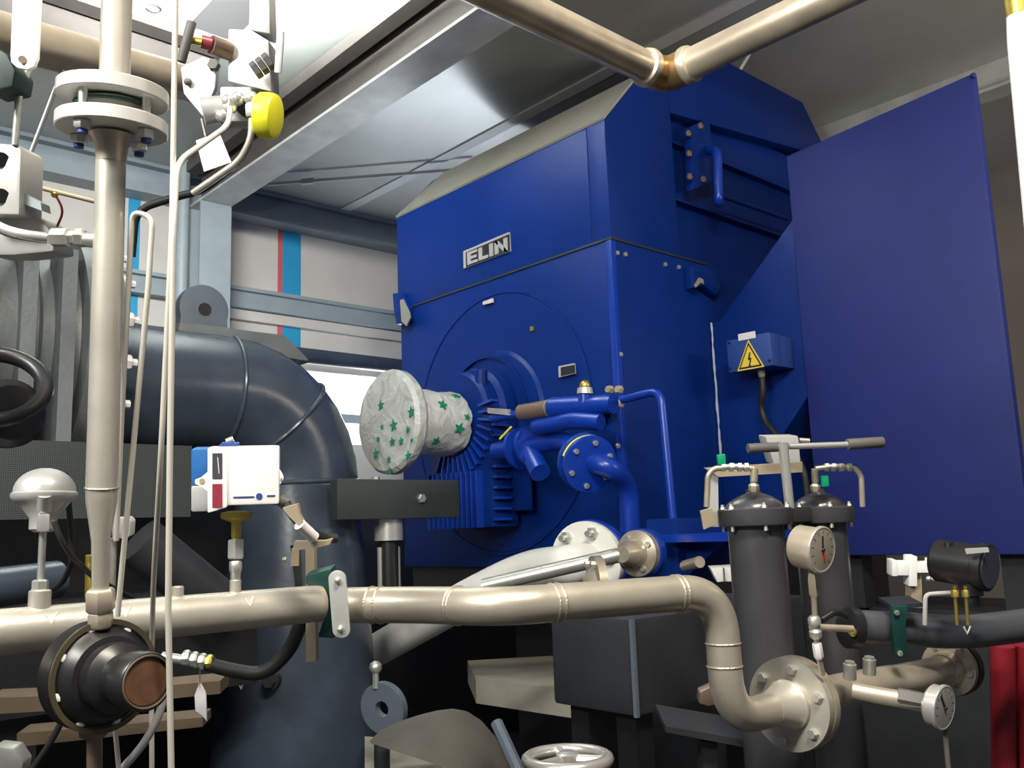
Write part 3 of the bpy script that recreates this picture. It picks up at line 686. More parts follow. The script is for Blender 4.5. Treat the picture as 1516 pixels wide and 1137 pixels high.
# ------------------------------------------------------------------ header pipe with branches
hdA, hdB = Vector((-1.252, -1.2, 1.601)), P(474, 897.5, 1.372)
hdB = Vector((-1.250, hdB.y, 1.601))
HR = .0272
hp = thing('header_pipe', 'thick grey steel header pipe at lower left with chalk marks', 'pipe', (-1.25, .4, 1.57))
MB().cyl(hdA, hdB, HR, n=36).build('pipe', M['steel'], hp)
MB().lathe(hdB, EY, [(HR*1.01, -.004), (HR*1.01, .002), (HR*.95, .003)], 36).build('end_rim', M['steel_w'], hp)
def on_header(px):                       # point of the header axis below pixel column px
    q_ = ray(px, 905); t_ = (-1.25)/q_.x; return Vector((-1.25, CAM.y+q_.y*t_, 1.601))
for px, r_, h_ in [(58,.013,.045),(262,.0085,.038),(348,.008,.042)]:
    c_ = on_header(px); MB().lathe(c_+EZ*.018, EZ, [(r_,0),(r_,h_-.018),(r_*.8,h_-.016)], 20).build('branch_stub', M['steel'], hp)
def vmark(parent, c, ux, uz, nrm, s):
    MB().tube([c+ux*(-.45*s)+uz*s, c, c+ux*(.5*s)+uz*s*1.15], s*.07, 6).build('chalk_mark', M['chalk'], parent)
for px in (68, 176, 358):
    c_ = on_header(px); d_ = (CAM-c_); d_.y = 0; d_.normalize(); d_ = (d_+EZ*.35); d_.y = 0; d_.normalize()
    vmark(hp, c_+d_*(HR+.0005)-EZ*.004, EY, EZ*.8+EX*.2*-1, d_, .0135)
# chalk mark on the exhaust pipe: part of the turbine
def on_exhaust(x, y, off=0):
    q_ = ray(x, y); o_ = Vector((CAM.x-SX, CAM.y-ye)); d_ = Vector((q_.x, q_.y)); t_ = 4.0
    for _ in range(6):
        z_ = CAM.z+q_.z*t_; R_e = (.328+(1.45-z_)*.0703 if z_ < 1.45 else .31)+off
        a_ = d_.dot(d_); b_ = 2*o_.dot(d_); c_ = o_.dot(o_)-R_e*R_e; D_e = max(0, b_*b_-4*a_*c_); t_ = (-b_-math.sqrt(D_e))/(2*a_)
    return CAM+q_*t_
MB().tube([on_exhaust(351,1008,.003), on_exhaust(357,1020,.003), on_exhaust(361,1007,.003)], .004, 6).build('chalk_mark', M['chalk'], tu)
p_ = on_exhaust(405, 1006); n_ = Vector((p_.x-SX, p_.y-ye, 0)).normalized()
MB().cyl(p_-n_*.02, p_+n_*.05, .035, n=18).hexa(p_+n_*.05, n_, .028, .03).build('plug', M['dkgrey'], tu)

# silver dome instrument
dm = thing('dome_sensor', 'silver dome shaped sensor head on a stem above the header pipe', 'sensor', on_header(58)+EZ*.045)
D_ = 1.125
s0 = on_header(58)+EZ*.045
hc = s0+EZ*.128
MB().lathe(s0, EZ, [(.010,0),(.010,.012),(.008,.014)], 6).build('nut', M['zinc'], dm)
MB().cyl(s0+EZ*.012, s0+EZ*.075, .0045, n=12).build('stem', M['zinc'], dm)
MB().lathe(s0+EZ*.072, EZ, [(.010,0),(.016,.004),(.016,.018),(.022,.026),(.033,.040)], 24).build('neck', M['alu'], dm)
MB().lathe(s0+EZ*.110, EZ, [(.020,-.004),(.034,.0),(.0385,.006),(.0385,.010),(.036,.012)]+[(.036*math.cos(i/8*PI/2), .012+.030*math.sin(i/8*PI/2)) for i in range(1,8)]+[(0,.042)], 36).build('dome', M['alu'], dm)
ff = (CAM-hc); ff.z = 0; ff.normalize(); sd = ff.cross(EZ)
MB().box(s0+EZ*.083+ff*.018, .014, .022, .022, (sd, ff, EZ)).build('clip', M['chrome'], dm, bevel=.002)
MB().cyl(s0+EZ*.1+ff*.02, s0+EZ*.118+ff*.034, .009, n=14).build('conduit_entry', M['alu'], dm)
tag(MB().tube(fillet([P(80,772,1.115), P(90,800,1.115), P(108,826,1.13), P(140,856,1.2), P(205,890,1.35)], .03), .0035, 8).build('sensor_cable', M['blackm']), 'black cable drooping from the silver dome sensor to the right', 'cable')
tag(MB().tube(fillet([P(96,700,1.2), P(101,735,1.2), P(106,800,1.25), P(106,835,1.25), P(92,865,1.3), P(60,880,1.35)], .03), .004, 8).build('looped_cable', M['blackm']), 'dark cable looping down behind the silver dome sensor', 'cable')
tag(MB().cyl(P(-20,872,1.9), P(84,858,2.05), .042, n=20).build('dark_pipe', M['turb']), 'dark pipe end at left edge behind the header pipe', 'pipe')

# white pressure switch
sw = thing('pressure_switch', 'white and blue pressure switch box on a brass fitting', 'switch', on_header(348)+EZ*.04)
s0 = on_header(348)+EZ*.042
MB().lathe(s0, EZ, [(.007,0),(.0075,.012),(.009,.014),(.009,.026),(.0075,.028)], 18).lathe(s0+EZ*.030, EZ, [(.010,0),(.012,.002),(.012,.026),(.010,.028)], 6).build('fitting', M['zinc'], sw)
MB().lathe(s0+EZ*.058, EZ, [(.006,0),(.007,.006),(.007,.024),(.018,.028),(.022,.030),(.022,.038),(.012,.040)], 24).build('brass_union', M['brass'], sw)
bc = P(362, 706, 1.265)
bxr = (RT*.97-FW*-.22).normalized(); bxr = (bxr-UP*bxr.dot(UP)).normalized(); bxf = bxr.cross(UP).normalized()   # right, toward-back
AX = (bxr, bxf, UP)
k = 1.265/1350
def B(u, v, w=0): return bc+bxr*(u*k)+UP*(v*k)+bxf*w      # box face coordinates in photo-sized units
fwd = -1 if bxf.dot(FW) > 0 else 1
nf = bxf*fwd                                            # outward normal of the face
MB().prism([B(x, y)-nf*.0 for x, y in [(-52,44),(50,44),(50,-42),(-32,-42),(-52,-52)]], -nf*.035).build('cover', M['plastic'], sw, bevel=.004)
MB().prism([B(x, y)+nf*.004 for x, y in [(-52,44),(-24,44),(-24,-44),(-52,-52)]], -nf*.03).build('window_frame', M['plastic'], sw, bevel=.003)
wn = MB().prism([B(x, y)+nf*.005 for x, y in [(-45,36),(-31,36),(-31,-1),(-45,-1)]], -nf*.004).build('scale_window', M['winb'], sw)
MB().prism([B(x, y)+nf*.0055 for x, y in [(-38,30),(-37,30),(-35,6),(-36,6)]], -nf*.001).build('scale_marks', M['sign_w'], wn)
MB().prism([B(x, y)+nf*.005 for x, y in [(-45,-9),(-31,-9),(-31,-43),(-45,-43)]], -nf*.004).build('red_window', M['redp'], sw)
for sx_, pts_ in ((-1, [(-50,10),(-62,0),(-70,-3),(-70,-9),(-62,-13),(-50,-22)]), (1, [(50,10),(54,4),(56,-1),(56,-6),(53,-10),(50,-14)])):
    e_ = MB().prism([B(x, y)-nf*.002 for x, y in pts_], -nf*.006).build('ear', M['plastic'], sw, bevel=.001)
    MB().cyl(B(-60 if sx_ < 0 else 53, -5)-nf*.002, B(-60 if sx_ < 0 else 53, -5)-nf*.001, .004 if sx_ < 0 else .002, n=14).build('screw_hole', M['tan'], e_)
MB().prism([B(x, y)-nf*.036 for x, y in [(-80,40),(46,40),(46,-50),(-80,-14)]], -nf*.045).build('rear_housing', mat('switch_blue', (.02,.12,.36), .45), sw, bevel=.004)
MB().prism([B(x, y)-nf*.030 for x, y in [(-79,-16),(-40,-16),(-40,-54),(-79,-54)]], -nf*.03).build('rear_foot', M['plastic_g'], sw, bevel=.003)
MB().prism([B(x, y)-nf*.02 for x, y in [(-34,50),(-10,49),(-10,44),(-40,44)]], -nf*.02).build('top_clip', M['blue_box'], sw, bevel=.001)
MB().cyl(B(-28,50)-nf*.03, B(-18,54)-nf*.03, .005, n=10).build('top_screw', M['zinc'], sw)
lg_ = MB(); lg_.box(B(-1,-29.5)+nf*.0006, 30*k, .0012, 1.4*k, AX); lg_.box(B(38,-28.5)+nf*.0006, 12*k, .0012, 1.4*k, AX)
lg_.build('logo_bar', M['logo'], sw)
MB().lathe(B(21,-29)+nf*.0, nf, [(4.6*k,0),(4.6*k,.0012)], 20).build('logo_emblem', M['logo'], sw)
MB().cyl(B(49,-36)-nf*.02, B(60,-44)-nf*.02, .009, .010, n=16).build('cable_gland', M['grip'], sw)
ca = thing('switch_cable', 'black cable with beige clips right of the white pressure switch', 'cable', P(470,800,1.3))
MB().tube(fillet([B(58,-42)-nf*.02, P(437,768,1.27), P(462,790,1.3), P(482,797,1.32), P(498,797,1.33)], .03), .007, 10).build('cable', M['blackm'], ca)
MB().prism([P(x,y,1.262) for x, y in [(418,752),(440,746),(443,762),(452,778),(446,782),(428,765)]], FW*.012).build('cable_tie', M['tan'], ca)
MB().cyl(P(443,776,1.265), P(465,796,1.285), .0085, n=14).build('marker_sleeve', M['sign_w'], ca)
MB().prism([P(x,y,1.29) for x, y in [(435,802),(480,801),(492,798),(488,806),(466,812),(434,815)]], FW*.012).build('bracket', M['tan'], ca)

# support bar and green clamp of the header
br = thing('support_bracket', 'narrow beige upright bar behind the green pipe clamp', 'bracket', P(455,980,1.42))
MB().prism([P(x,y,1.42) for x, y in [(452,808),(465,808),(468,980),(453,980)]], FW*.02).build('bar', M['tan'], br)
MB().prism([P(x,y,1.40) for x, y in [(430,808),(443,808),(447,870),(437,870)]], FW*.008).build('strap', M['black'], br)
MB().prism([P(x,y,1.39) for x, y in [(432,812),(442,812),(442,838),(430,838)]], FW*.006).build('tab', M['tan'], br)
MB().hexa(P(424,829,1.385), -RT, .005, .006).build('bolt', M['zinc'], br)
gc = thing('pipe_clamp', 'green plastic pipe clamp with rounded steel plate on header pipe end', 'clamp', P(490,945,1.36))
MB().prism([P(x,y,1.375) for x, y in [(452,852),(490,842),(494,946),(470,944),(486,895),(474,868),(452,866)]], FW*.04).build('clamp_body', M['green'], gc, bevel=.003)
g = MB(); cpt = P(502, 895, 1.305); e1 = (RT*.8+FW*.6*-.0).normalized(); half = 38/1350*1.305; wd_ = 13/1350*1.305
out = []
for a_ in range(0, 181, 15): out.append(cpt+RT*(wd_*math.cos(math.radians(a_)))+UP*(half+wd_*math.sin(math.radians(a_))*.9)-RT*.003)
for a_ in range(180, 361, 15): out.append(cpt+RT*(wd_*math.cos(math.radians(a_)))-UP*(half-wd_*math.sin(math.radians(a_))*.9)+RT*.003)
g.prism(out, FW*.006); g.build('clamp_plate', M['valve'], gc, bevel=.001)
for s_ in (1, -1): MB().ball(cpt+UP*(half*s_*.95)-FW*.002-RT*.002*s_, .0045).build('bolt', M['zinc'], gc)

# ------------------------------------------------------------------ long process pipe after the clamp
PR = .0262
pr = thing('process_pipe', 'long bent stainless pipe across the middle ending in bolted flange', 'pipe', P(900,890,1.4))
zl = 1.598
b1, b2 = P(742,894,1.235), Vector((-.862, 1.20, zl))
b1.z = zl
FLC = Vector((-.860, 1.375, 1.404))
bd = Vector((b2.x+.0, b2.y+.0, FLC.z))
start = P(505, 891, 1.37); start.z = zl
dirF = EY
end = Vector((bd.x, FLC.y, FLC.z)) if False else FLC
path = [start, P(640,891,1.315), b1, b2, Vector((-.862, 1.20, 1.404)), FLC]
path[1].z = zl
fp = fillet(path, .075, 12)
MB().tube(fp, PR, 36).build('pipe', M['steel_d'], pr)
axf = EY.copy()
for x, y, d_, dr in [(566,890.5,1.345,None),(688,893,1.275,None),(832,889,1.26,None),(1046,868,1.415,None)]:
    pass
def weld_at(frac_pt):
    best = min(range(1, len(fp)-1), key=lambda i: (fp[i]-frac_pt).length)
    return best
def seam(p, axis): MB().torus(p, axis, PR+.0002, .0016, 36, 6).build('weld_seam', M['weld'], pr)
ia = 2
d01 = (path[1]-path[0]).normalized(); d12 = (b1-path[1]).normalized(); d23 = (b2-b1).normalized(); d34 = (path[4]-b2).normalized()
for t_ in (.07, .09): seam(path[0].lerp(path[1], t_*5), d01)
seam(b1-d12*.078, d12); seam(b1-d12*.084, d12); seam(b1+d23*.078, d23); seam(b1+d23*.088, d23)
seam(b2-d23*.078, d23); seam(b2-d23*.086, d23); seam(b2+d34*.080, d34); seam(path[4]-d34*.080, d34)
f_ = MB().lathe(FLC-axf*.012, axf, [(PR,-.055),(PR*1.05,-.05),(.036,-.012),(.040,-.008),(.040,0),(.0735,.0),(.0735,.015)], 48).build('flange', M['steel'], pr)
bolts(f_, FLC-axf*.012, -axf, .058, 6, M['zinc'], .0085, .009, .3)
# valve line behind the flange
vl = thing('valve_line', 'tarnished pipe run with bosses between the two round flanges right', 'pipe', P(1330,1010,1.6))
f2 = Vector((-.812, 1.86, 1.404))
MB().lathe(FLC+axf*.006, axf, [(.0745,0),(.0745,.014),(.036,.016),(.033,.03)], 48).build('counter_flange', M['steel_w'], vl)
vp = [FLC+axf*.021, FLC+axf*.16, f2-EY*.09, f2]
MB().tube(fillet(vp, .05), [.028]+[.028]*8+[.028]*8+[.028], 24).build('pipe', M['steel_w'], vl)
axv = (f2-vp[2]).normalized()
MB().lathe(f2, axv, [(.03,-.03),(.035,-.005),(.052,0),(.052,.014)], 40).build('flange', M['steel_w'], vl)
MB().lathe(f2+axv*.016, axv, [(.054,0),(.054,.02)], 40).build('counter_flange', M['black'], vl)
bolts(vl, f2, -axv, .043, 6, M['zinc'], .007, .008, .9)
for x, y in [(1258,983),(1287,976)]: MB().cyl(P(x,y+22,1.53), P(x,y,1.53), .011, n=14).cyl(P(x,y,1.53), P(x,y-4,1.53), .008, n=12).build('boss', M['zinc'], vl)
MB().tube(fillet([P(1262,1022,1.47), P(1310,1032,1.45), P(1368,1040,1.43)], .03), [.014]*10, 16).build('impulse_line', M['steel_w'], vl)
MB().lathe(P(1328,1032,1.443), P(1368,1040,1.43)-P(1328,1032,1.443), [(.015,0),(.016,.004),(.016,.035),(.014,.04)], 6).build('union_nut', M['grip'], vl)

GAX = (RT*.62-FW*.78).normalized()
def gauge(name, label, c, R, depth, needle, mcase, red=False, group=None):
    t = thing(name, label, 'gauge', c-EZ*R)
    MB().lathe(c, GAX, [(R*.85,-depth),(R*.97,-depth+.004),(R*.97,-.006),(R*1.06,-.005),(R*1.06,0),(R*.92,.001)], 40).build('case', mcase, t)
    MB().torus(c-GAX*.001, GAX, R*.99, R*.075, 44, 10).build('bezel', M['chrome'], t)
    dl = MB().lathe(c, GAX, [(R*.92,-.001),(R*.92,.0008)], 40).build('dial', M['dial'], t)
    a, u, v = frame(GAX)
    tk = MB()
    for k in range(11):
        a_ = math.radians(-45+27*k); d_ = u*math.cos(a_)+v*math.sin(a_); s_ = a.cross(d_)
        tk.box(c+a*.001+d_*(R*.78), R*.16, R*.03, .0006, (d_, s_, a))
    tk.build('scale', M['sign_k'], dl)
    for m_, ang, ln in needle:
        d_ = u*math.cos(ang)+v*math.sin(ang); s_ = a.cross(d_)
        MB().box(c+a*.002+d_*(R*ln*.4), R*ln, R*.09, .0008, (d_, s_, a)).build('needle', m_, dl)
    MB().lathe(c+a*.001, a, [(R*.1,0),(R*.08,.003)], 14).build('pivot', M['sign_k'], dl)
    return t
gc_ = P(1217, 814, 1.42)
g1 = gauge('pressure_gauge', 'round pressure gauge with steel case before the dark twin filter', gc_, .0345, .045, [(M['sign_k'], 1.7, .7), (M['redn'], -1.2, .6)], M['steel_w'])
gs = thing('gauge_stem', 'slim steel valve stem carrying the gauge above the large flange', 'valve', P(1215,985,1.42))
MB().lathe(P(1203,853,1.44), P(1206,886,1.44)-P(1203,853,1.44), [(.006,-.012),(.0065,0),(.0075,.004),(.0075,.028),(.005,.034)], 6).build('nut', M['tan'], gs)
MB().tube([P(1205,884,1.44), P(1207,930,1.44), P(1211,968,1.44), P(1218,998,1.45)], .0045, 10).build('stem', M['steel_w'], gs)
MB().cyl(P(1200,928,1.44), P(1262,931,1.46), .0055, n=12).build('side_arm', M['steel_w'], gs)
MB().lathe(P(1205,912,1.44), P(1208,945,1.44)-P(1205,912,1.44), [(.007,0),(.010,.004),(.010,.012),(.006,.016),(.006,.02),(.010,.024),(.010,.032),(.006,.036)], 14).build('valve_body', M['zinc'], gs)
MB().lathe(P(1209,952,1.44), P(1213,976,1.44)-P(1209,952,1.44), [(.007,0),(.0075,.003),(.0075,.022),(.005,.026)], 6).build('lower_nut', M['sign_w'], gs)
MB().tube(fillet([P(1216,918,1.46), P(1236,905,1.47), P(1252,912,1.48)], .01), .006, 10).build('lever', M['black'], gs)
g2 = gauge('small_gauge', 'small tilted gauge with steel rim low before the tarnished flange', P(1398,1048,1.38), .032, .022, [(M['sign_k'], 2.2, .9)], M['chrome'])
tag(MB().cyl(P(1399,1080,1.40), P(1408,1180,1.40), .004, n=10).build('capillary', M['grip']), 'thin grey tube running down from the small tilted gauge', 'tube')

# dark transmitter
tr = thing('transmitter', 'black round transmitter head with glass front at the right', 'sensor', P(1430,880,1.6))
c_ = P(1466, 841, 1.58)
MB().lathe(c_, GAX, [(.034,-.095),(.038,-.09),(.038,-.02),(.041,-.018),(.041,-.002),(.036,0)], 40).build('case', M['black'], tr)
MB().lathe(c_, GAX, [(.035,-.001),(.035,.001)], 36).build('glass', M['turb'], tr)
MB().cyl(P(1405,818,1.62), P(1404,802,1.62), .011, .007, n=12).build('lug', M['black'], tr)
MB().prism([P(x,y,1.555) for x, y in [(1428,812),(1462,810),(1464,817),(1430,820)]], -FW*.002).build('label', M['plastic_g'], tr)
MB().lathe(P(1437,873,1.6), -EZ, [(.02,-.012),(.02,.01),(.014,.012),(.014,.03)], 16).build('neck', M['black'], tr)
for x in (1414, 1430): MB().cyl(P(x-1,868,1.55), P(x+3,925,1.55), .0028, n=8).hexa(P(x,884,1.55), EZ, .006, .012).build('impulse_tube', M['brass'], tr)
MB().tube(fillet([P(1369,925,1.62), P(1370,880,1.62), P(1400,878,1.62), P(1425,876,1.62)], .01), .004, 8).build('bracket', M['plastic_g'], tr)

# dark pipe at the right with clamp
dp = thing('dark_oil_pipe', 'dark grey pipe running to the right edge with green clamp', 'pipe', P(1400,930,1.68))
MB().tube(fillet([P(1262,928,1.66), P(1330,931,1.68), P(1425,937,1.70), P(1560,920,1.76)], .1), .0305, 28).build('pipe', M['pipe_dk'], dp)
ad = (P(1330,931,1.68)-P(1262,928,1.66)).normalized()
MB().lathe(P(1258,929,1.655), ad, [(.026,-.01),(.037,-.006),(.037,.012)], 32).build('end_flange', M['black'], dp)
MB().ball(P(1262,936,1.62), .008).build('plug', M['brass'], dp)
MB().tube([P(1427,928,1.655), P(1432,938,1.655), P(1437,927,1.655)], .002, 6).build('chalk_mark', M['chalk'], dp)
cl2 = thing('green_clamp', 'green clamp bracket around the dark pipe at the right', 'clamp', P(1330,975,1.63))
MB().prism([P(x,y,1.622) for x, y in [(1321,898),(1345,897),(1341,930),(1344,972),(1326,975),(1322,935)]], FW*.014).build('plate', M['green'], cl2, bevel=.002)
MB().prism([P(x,y,1.63) for x, y in [(1320,896),(1366,893),(1366,899),(1321,902)]], FW*.06).build('arm', M['dkgrey'], cl2)
for x, y in [(1327,907),(1332,967)]: MB().hexa(P(x,y,1.622), -FW, .005, .005).build('bolt', M['zinc'], cl2)
# white junction fittings on a post
jf = thing('junction_blocks', 'cluster of pale junction blocks on a post beside the black transmitter', 'electrical box', P(1355,900,1.95))
for x0, x1, y0, y1 in [(1321,1329,830,853),(1329,1346,833,852),(1346,1358,824,868),(1358,1378,834,848),(1378,1390,829,849)]:
    MB().prism([P(x,y,1.95) for x, y in [(x0,y0),(x1,y0),(x1,y1),(x0,y1)]], FW*.03).build('block', M['glow2'] if False else M['plastic'], jf, bevel=.001)
MB().prism([P(x,y,1.96) for x, y in [(1348,850),(1364,848),(1366,900),(1350,900)]], FW*.03).build('post', M['tan'], jf)
for x in (1375, 1382, 1391): MB().ball(P(x,857,1.93), .006).build('terminal', M['zinc'], jf)
rp = tag(MB().cyl(P(1486,1150,1.9), P(1484,955,1.9), .024, n=24).build('red_pipe', M['red']), 'red upright pipe at the lower right under the dark pipe', 'pipe')
tag(MB().cyl(P(1524,1150,1.9), P(1520,955,1.9), .024, n=24).build('red_pipe', M['red']), 'second red upright pipe cut by the right edge', 'pipe')
# ------------------------------------------------------------------ twin filter
tf = thing('twin_filter', 'dark twin oil filter with two domed lids and T handle', 'filter', P(1165,1000,1.8))
fa, fb = P(1118, 767, 1.76), P(1214, 766, 1.90)
fb.z = fa.z
def fil(c, R):
    MB().cyl(c-EZ*.50, c, R*.86, n=36).build('canister', M['filter'], tf)
    MB().lathe(c-EZ*.012, EZ, [(R*1.12,-.002),(R*1.14,.001),(R*1.14,.028),(R*1.11,.030)], 40).build('lid_flange', M['filter'], tf)
    MB().lathe(c+EZ*.018, EZ, [(R*.90,0),(R*.87,.006),(R*.78,.013),(R*.62,.020),(R*.42,.026),(R*.24,.030),(.014,.031),(.014,.038),(.0,.038)], 40).build('lid', M['filter'], tf)
    for k in range(6):
        a_ = k*PI/3+.35; p_ = c+Vector((R*1.0*math.cos(a_), R*1.0*math.sin(a_), .016)); MB().cyl(p_-EZ*.04, p_+EZ*.012, .004, n=8).hexa(p_, EZ, .0055, .007).build('bolt', M['zinc'], tf)
fil(fa, .062); fil(fb, .060)
mid = (fa+fb)/2; 
MB().box(mid+EZ*.004, .05, .10, .03).build('bridge', M['filter'], tf, bevel=.003)
pt, pb = P(1159, 656, 1.78), P(1169, 752, 1.78)
MB().cyl(pb, pt, .0095, n=20).build('handle_post', M['chrome'], tf)
MB().cyl(P(1167,661,1.79), P(1256,658,1.80), .006, n=14).build('handle_rod', M['chrome'], tf)
MB().cyl(P(1254,658,1.80), P(1307,654.5,1.81), .011, n=18).build('grip', M['grip'], tf, bevel=.002)
MB().cyl(P(1107,664,1.78), P(1155,661.5,1.79), .0095, n=18).build('grip', M['grip'], tf, bevel=.002)
def bleed(c, px, D, flip):
    s_ = -1 if flip else 1
    p_ = lambda x, y: P(px+s_*x, y, D)
    t0 = 728
    MB().lathe(p_(0,t0), UP, [(.008,0),(.010,.004),(.010,.012),(.006,.016),(.006,.03)], 6).cyl(p_(0,t0-15), p_(-1,t0-34), .007, n=12).build('vent_fitting', M['steel_w'], tf)
    MB().tube(fillet([p_(0,t0-34), p_(30,t0-38), p_(60,t0-34), p_(68,t0-24), p_(70,t0+22)], .012), .0055, 12).build('vent_tube', M['steel_w'], tf)
    for x in (14, 24, 36, 48): MB().lathe(p_(x,t0-36), RT, [(.009,0),(.009,.007)], 6).build('vent_nut', M['zinc'], tf)
bleed(fa, 1116, 1.72, True)
bleed(fb, 1207, 1.84, False)
MB().prism([P(x,y,1.715) for x, y in [(1062,674),(1074,672),(1075,688),(1064,689)]], FW*.012).build('lever', M['green_b'], tf, bevel=.002)
MB().prism([P(x,y,1.83) for x, y in [(1217,705),(1227,704),(1228,720),(1218,721)]], FW*.012).build('lever', M['green_b'], tf, bevel=.002)
bk = thing('transmitter_bracket', 'beige angle bracket behind the twin filter holding a grey box', 'bracket', P(1060,780,1.85))
MB().prism([P(x,y,1.84) for x, y in [(1043,693),(1188,684),(1188,699),(1064,706)]], FW*.01).build('rail', M['tan'], bk)
MB().prism([P(x,y,1.85) for x, y in [(1050,694),(1063,694),(1064,780),(1050,780)]], FW*.01).build('upright', M['plastic_g'], bk)
MB().prism([P(x,y,1.83) for x, y in [(1037,757),(1054,752),(1060,776),(1042,784)]], FW*.008).build('tab', M['tan'], bk)
gb_ = thing('relay_box', 'grey tapered electrical box behind the T handle of the filter', 'electrical box', P(1165,690,1.95))
MB().prism([P(x,y,1.94) for x, y in [(1133,646),(1182,645),(1184,664),(1186,688),(1146,688),(1138,664)]], FW*.06).build('box', M['plastic_g'], gb_, bevel=.004)
MB().cyl(P(1183,652,1.95), P(1198,653,1.95), .006, n=12).build('gland', M['zinc'], gb_)
# frame under the flange
st = thing('pipe_support', 'dark steel angle support under the lower pipe bend', 'support', P(1080,1100,1.75))
MB().prism([P(x,y,1.75) for x, y in [(985,1075),(1120,1098),(1180,1105),(1180,1115),(1120,1110),(985,1084)]], FW*.12).build('shelf', M['dkgrey'], st)
for x in (1040, 1160): MB().prism([P(u,y,1.78) for u, y in [(x,1098),(x+22,1100),(x+22,1180),(x,1180)]], FW*.05).build('leg', M['dkgrey'], st)
MB().prism([P(x,y,1.9) for x, y in [(1036,1025),(1062,1012),(1068,1040),(1050,1046),(1035,1042)]], FW*.03).build('block', M['copper'], st, bevel=.004)

# ------------------------------------------------------------------ steel pipe with elbow at the top
tp = thing('overhead_pipe', 'shiny overhead steel pipe with brown mitre elbow at the top', 'pipe', (-.968, 1.30, 2.51))
TC = P(985, 113, 1.70); R_ = .0285
La = Vector((TC.x-.010, -1.6, TC.z+.002)); Ra = Vector((1.6, TC.y+.05, TC.z+.005))
dL = (La-TC).normalized(); dR = (Ra-TC).normalized()
MB().cyl(TC+dL*.055, La, R_, n=32).build('left_arm', M['steel_w'], tp)
MB().cyl(TC+dR*.055, Ra, R_, n=32).build('right_arm', M['steel_w'], tp)
el = fillet([TC+dL*.06, TC-dL*.0, TC+dR*.06], .055, 10)
MB().tube(el, R_*1.13, 32).build('elbow', M['brown_st'], tp)
for d_ in (dL, dR): MB().lathe(TC+d_*.046, d_, [(R_*1.02,-.002),(R_*1.22,.001),(R_*1.25,.007),(R_*1.18,.015),(R_*1.0,.018)], 32).build('collar', M['steel_w'], tp)
tag(MB().cyl(hit(1095,104,2,4.50), hit(1113,74,2,4.645), .011, n=8).build('hanger_rod', M['sheet']), 'thin light rod rising behind the overhead steel pipe', 'rod')
up_ = thing('white_upright_pipe', 'white upright pipe with brass fitting at the top right corner', 'pipe', P(1512,330,1.2))
MB().tube([P(1512,22,1.15), P(1516,60,1.15), P(1541,330,1.15), (P(1541,330,1.15).x, P(1541,330,1.15).y, 0)], [.017,.019,.019,.019], 24).build('pipe', M['plastic'], up_)
MB().cyl(P(1511,24,1.15), P(1508,-8,1.15)+EZ*.9, .016, n=20).build('fitting', M['brass'], up_)

# ------------------------------------------------------------------ vertical steel pipe with flange pair, regulator below
vp_ = thing('riser_pipe', 'vertical stainless riser pipe with bolted flange pair at upper left', 'pipe', P(150,880,.98))
V0, V1, V2 = P(174,-40,1.005), P(169.5,120,1.0), P(166,205,1.0)
V3, V4, V5, V6 = P(164,245,1.0), P(151,722,.985), P(149,800,.985), P(148.5,880,.985)
VR = .0160
MB().cyl(V0+(V0-V1).normalized()*.14, V1, VR, n=32).build('upper_pipe', M['steel'], vp_)
axu = (V0-V2).normalized()
def flg(c, a, nm): return MB().lathe(c, a, [(.0565,0),(.0575,.001),(.0575,.0135),(.0565,.0145)], 48).build(nm, M['valve'], vp_)
f1 = flg(P(167,150,1.0), axu, 'upper_flange'); f2_ = flg(P(166,196,1.0), axu, 'lower_flange')
MB().cyl(P(166.5,190,1.0), P(167,152,1.0), .034, n=32).build('orifice_body', M['steel_w'], vp_)
MB().cyl(P(167,160,1.0), P(167,156,1.0), .040, n=32).build('gasket', M['green'], vp_)
a_, u_, v_ = frame(axu)
for k in range(4):
    t_ = 2*PI*k/4+.55; o_ = (u_*math.cos(t_)+v_*math.sin(t_))*.044
    c0_, c1_ = P(166,207,1.0)+o_, P(167,135,1.0)+o_
    MB().cyl(c0_, c1_, .005, n=10).hexa(P(166,197,1.0)+o_, -a_, .009, .009).hexa(P(167,139,1.0)+o_, a_, .009, .008).build('stud', M['zinc'], vp_)
    MB().cyl(c0_, c0_-a_*.006, .0055, n=10).build('bolt_end', M['blue_box'], vp_)
MB().lathe(P(166,200,1.0), -axu, [(.024,0),(.017,.012),(.0155,.03)], 28).build('neck', M['steel_w'], vp_)
MB().tube([P(165,218,1.0), V3, V4], [.0155,.0155,.0166], 32).build('lower_pipe', M['steel'], vp_)
MB().torus(V4, V5-V4, .0166, .0012, 32, 6).build('weld_seam', M['weld'], vp_)
MB().tube([V4, V4.lerp(V5,.25), V5, V6], [.0166,.0160,.0095,.0085], 28).build('reducer', M['steel'], vp_)
MB().lathe(P(149,906,.985), UP, [(.013,0),(.0155,.003),(.0155,.022),(.013,.025)], 6).lathe(P(149,928,.985), UP, [(.012,0),(.0135,.002),(.0135,.014),(.012,.016)], 6).build('union_nut', M['steel_w'], vp_)
MB().cyl(P(150,930,.985), P(149,900,.985), .009, n=16).build('tail', M['steel_w'], vp_)
# side fitting
MB().cyl(P(112,354,1.0), P(160,356,1.0), .0075, .010, n=16).lathe(P(76,352,1.0), RT, [(.009,0),(.0105,.002),(.0105,.018),(.008,.02),(.008,.026),(.0105,.028),(.0105,.036),(.008,.038)], 6).build('side_fitting', M['zinc'], vp_)

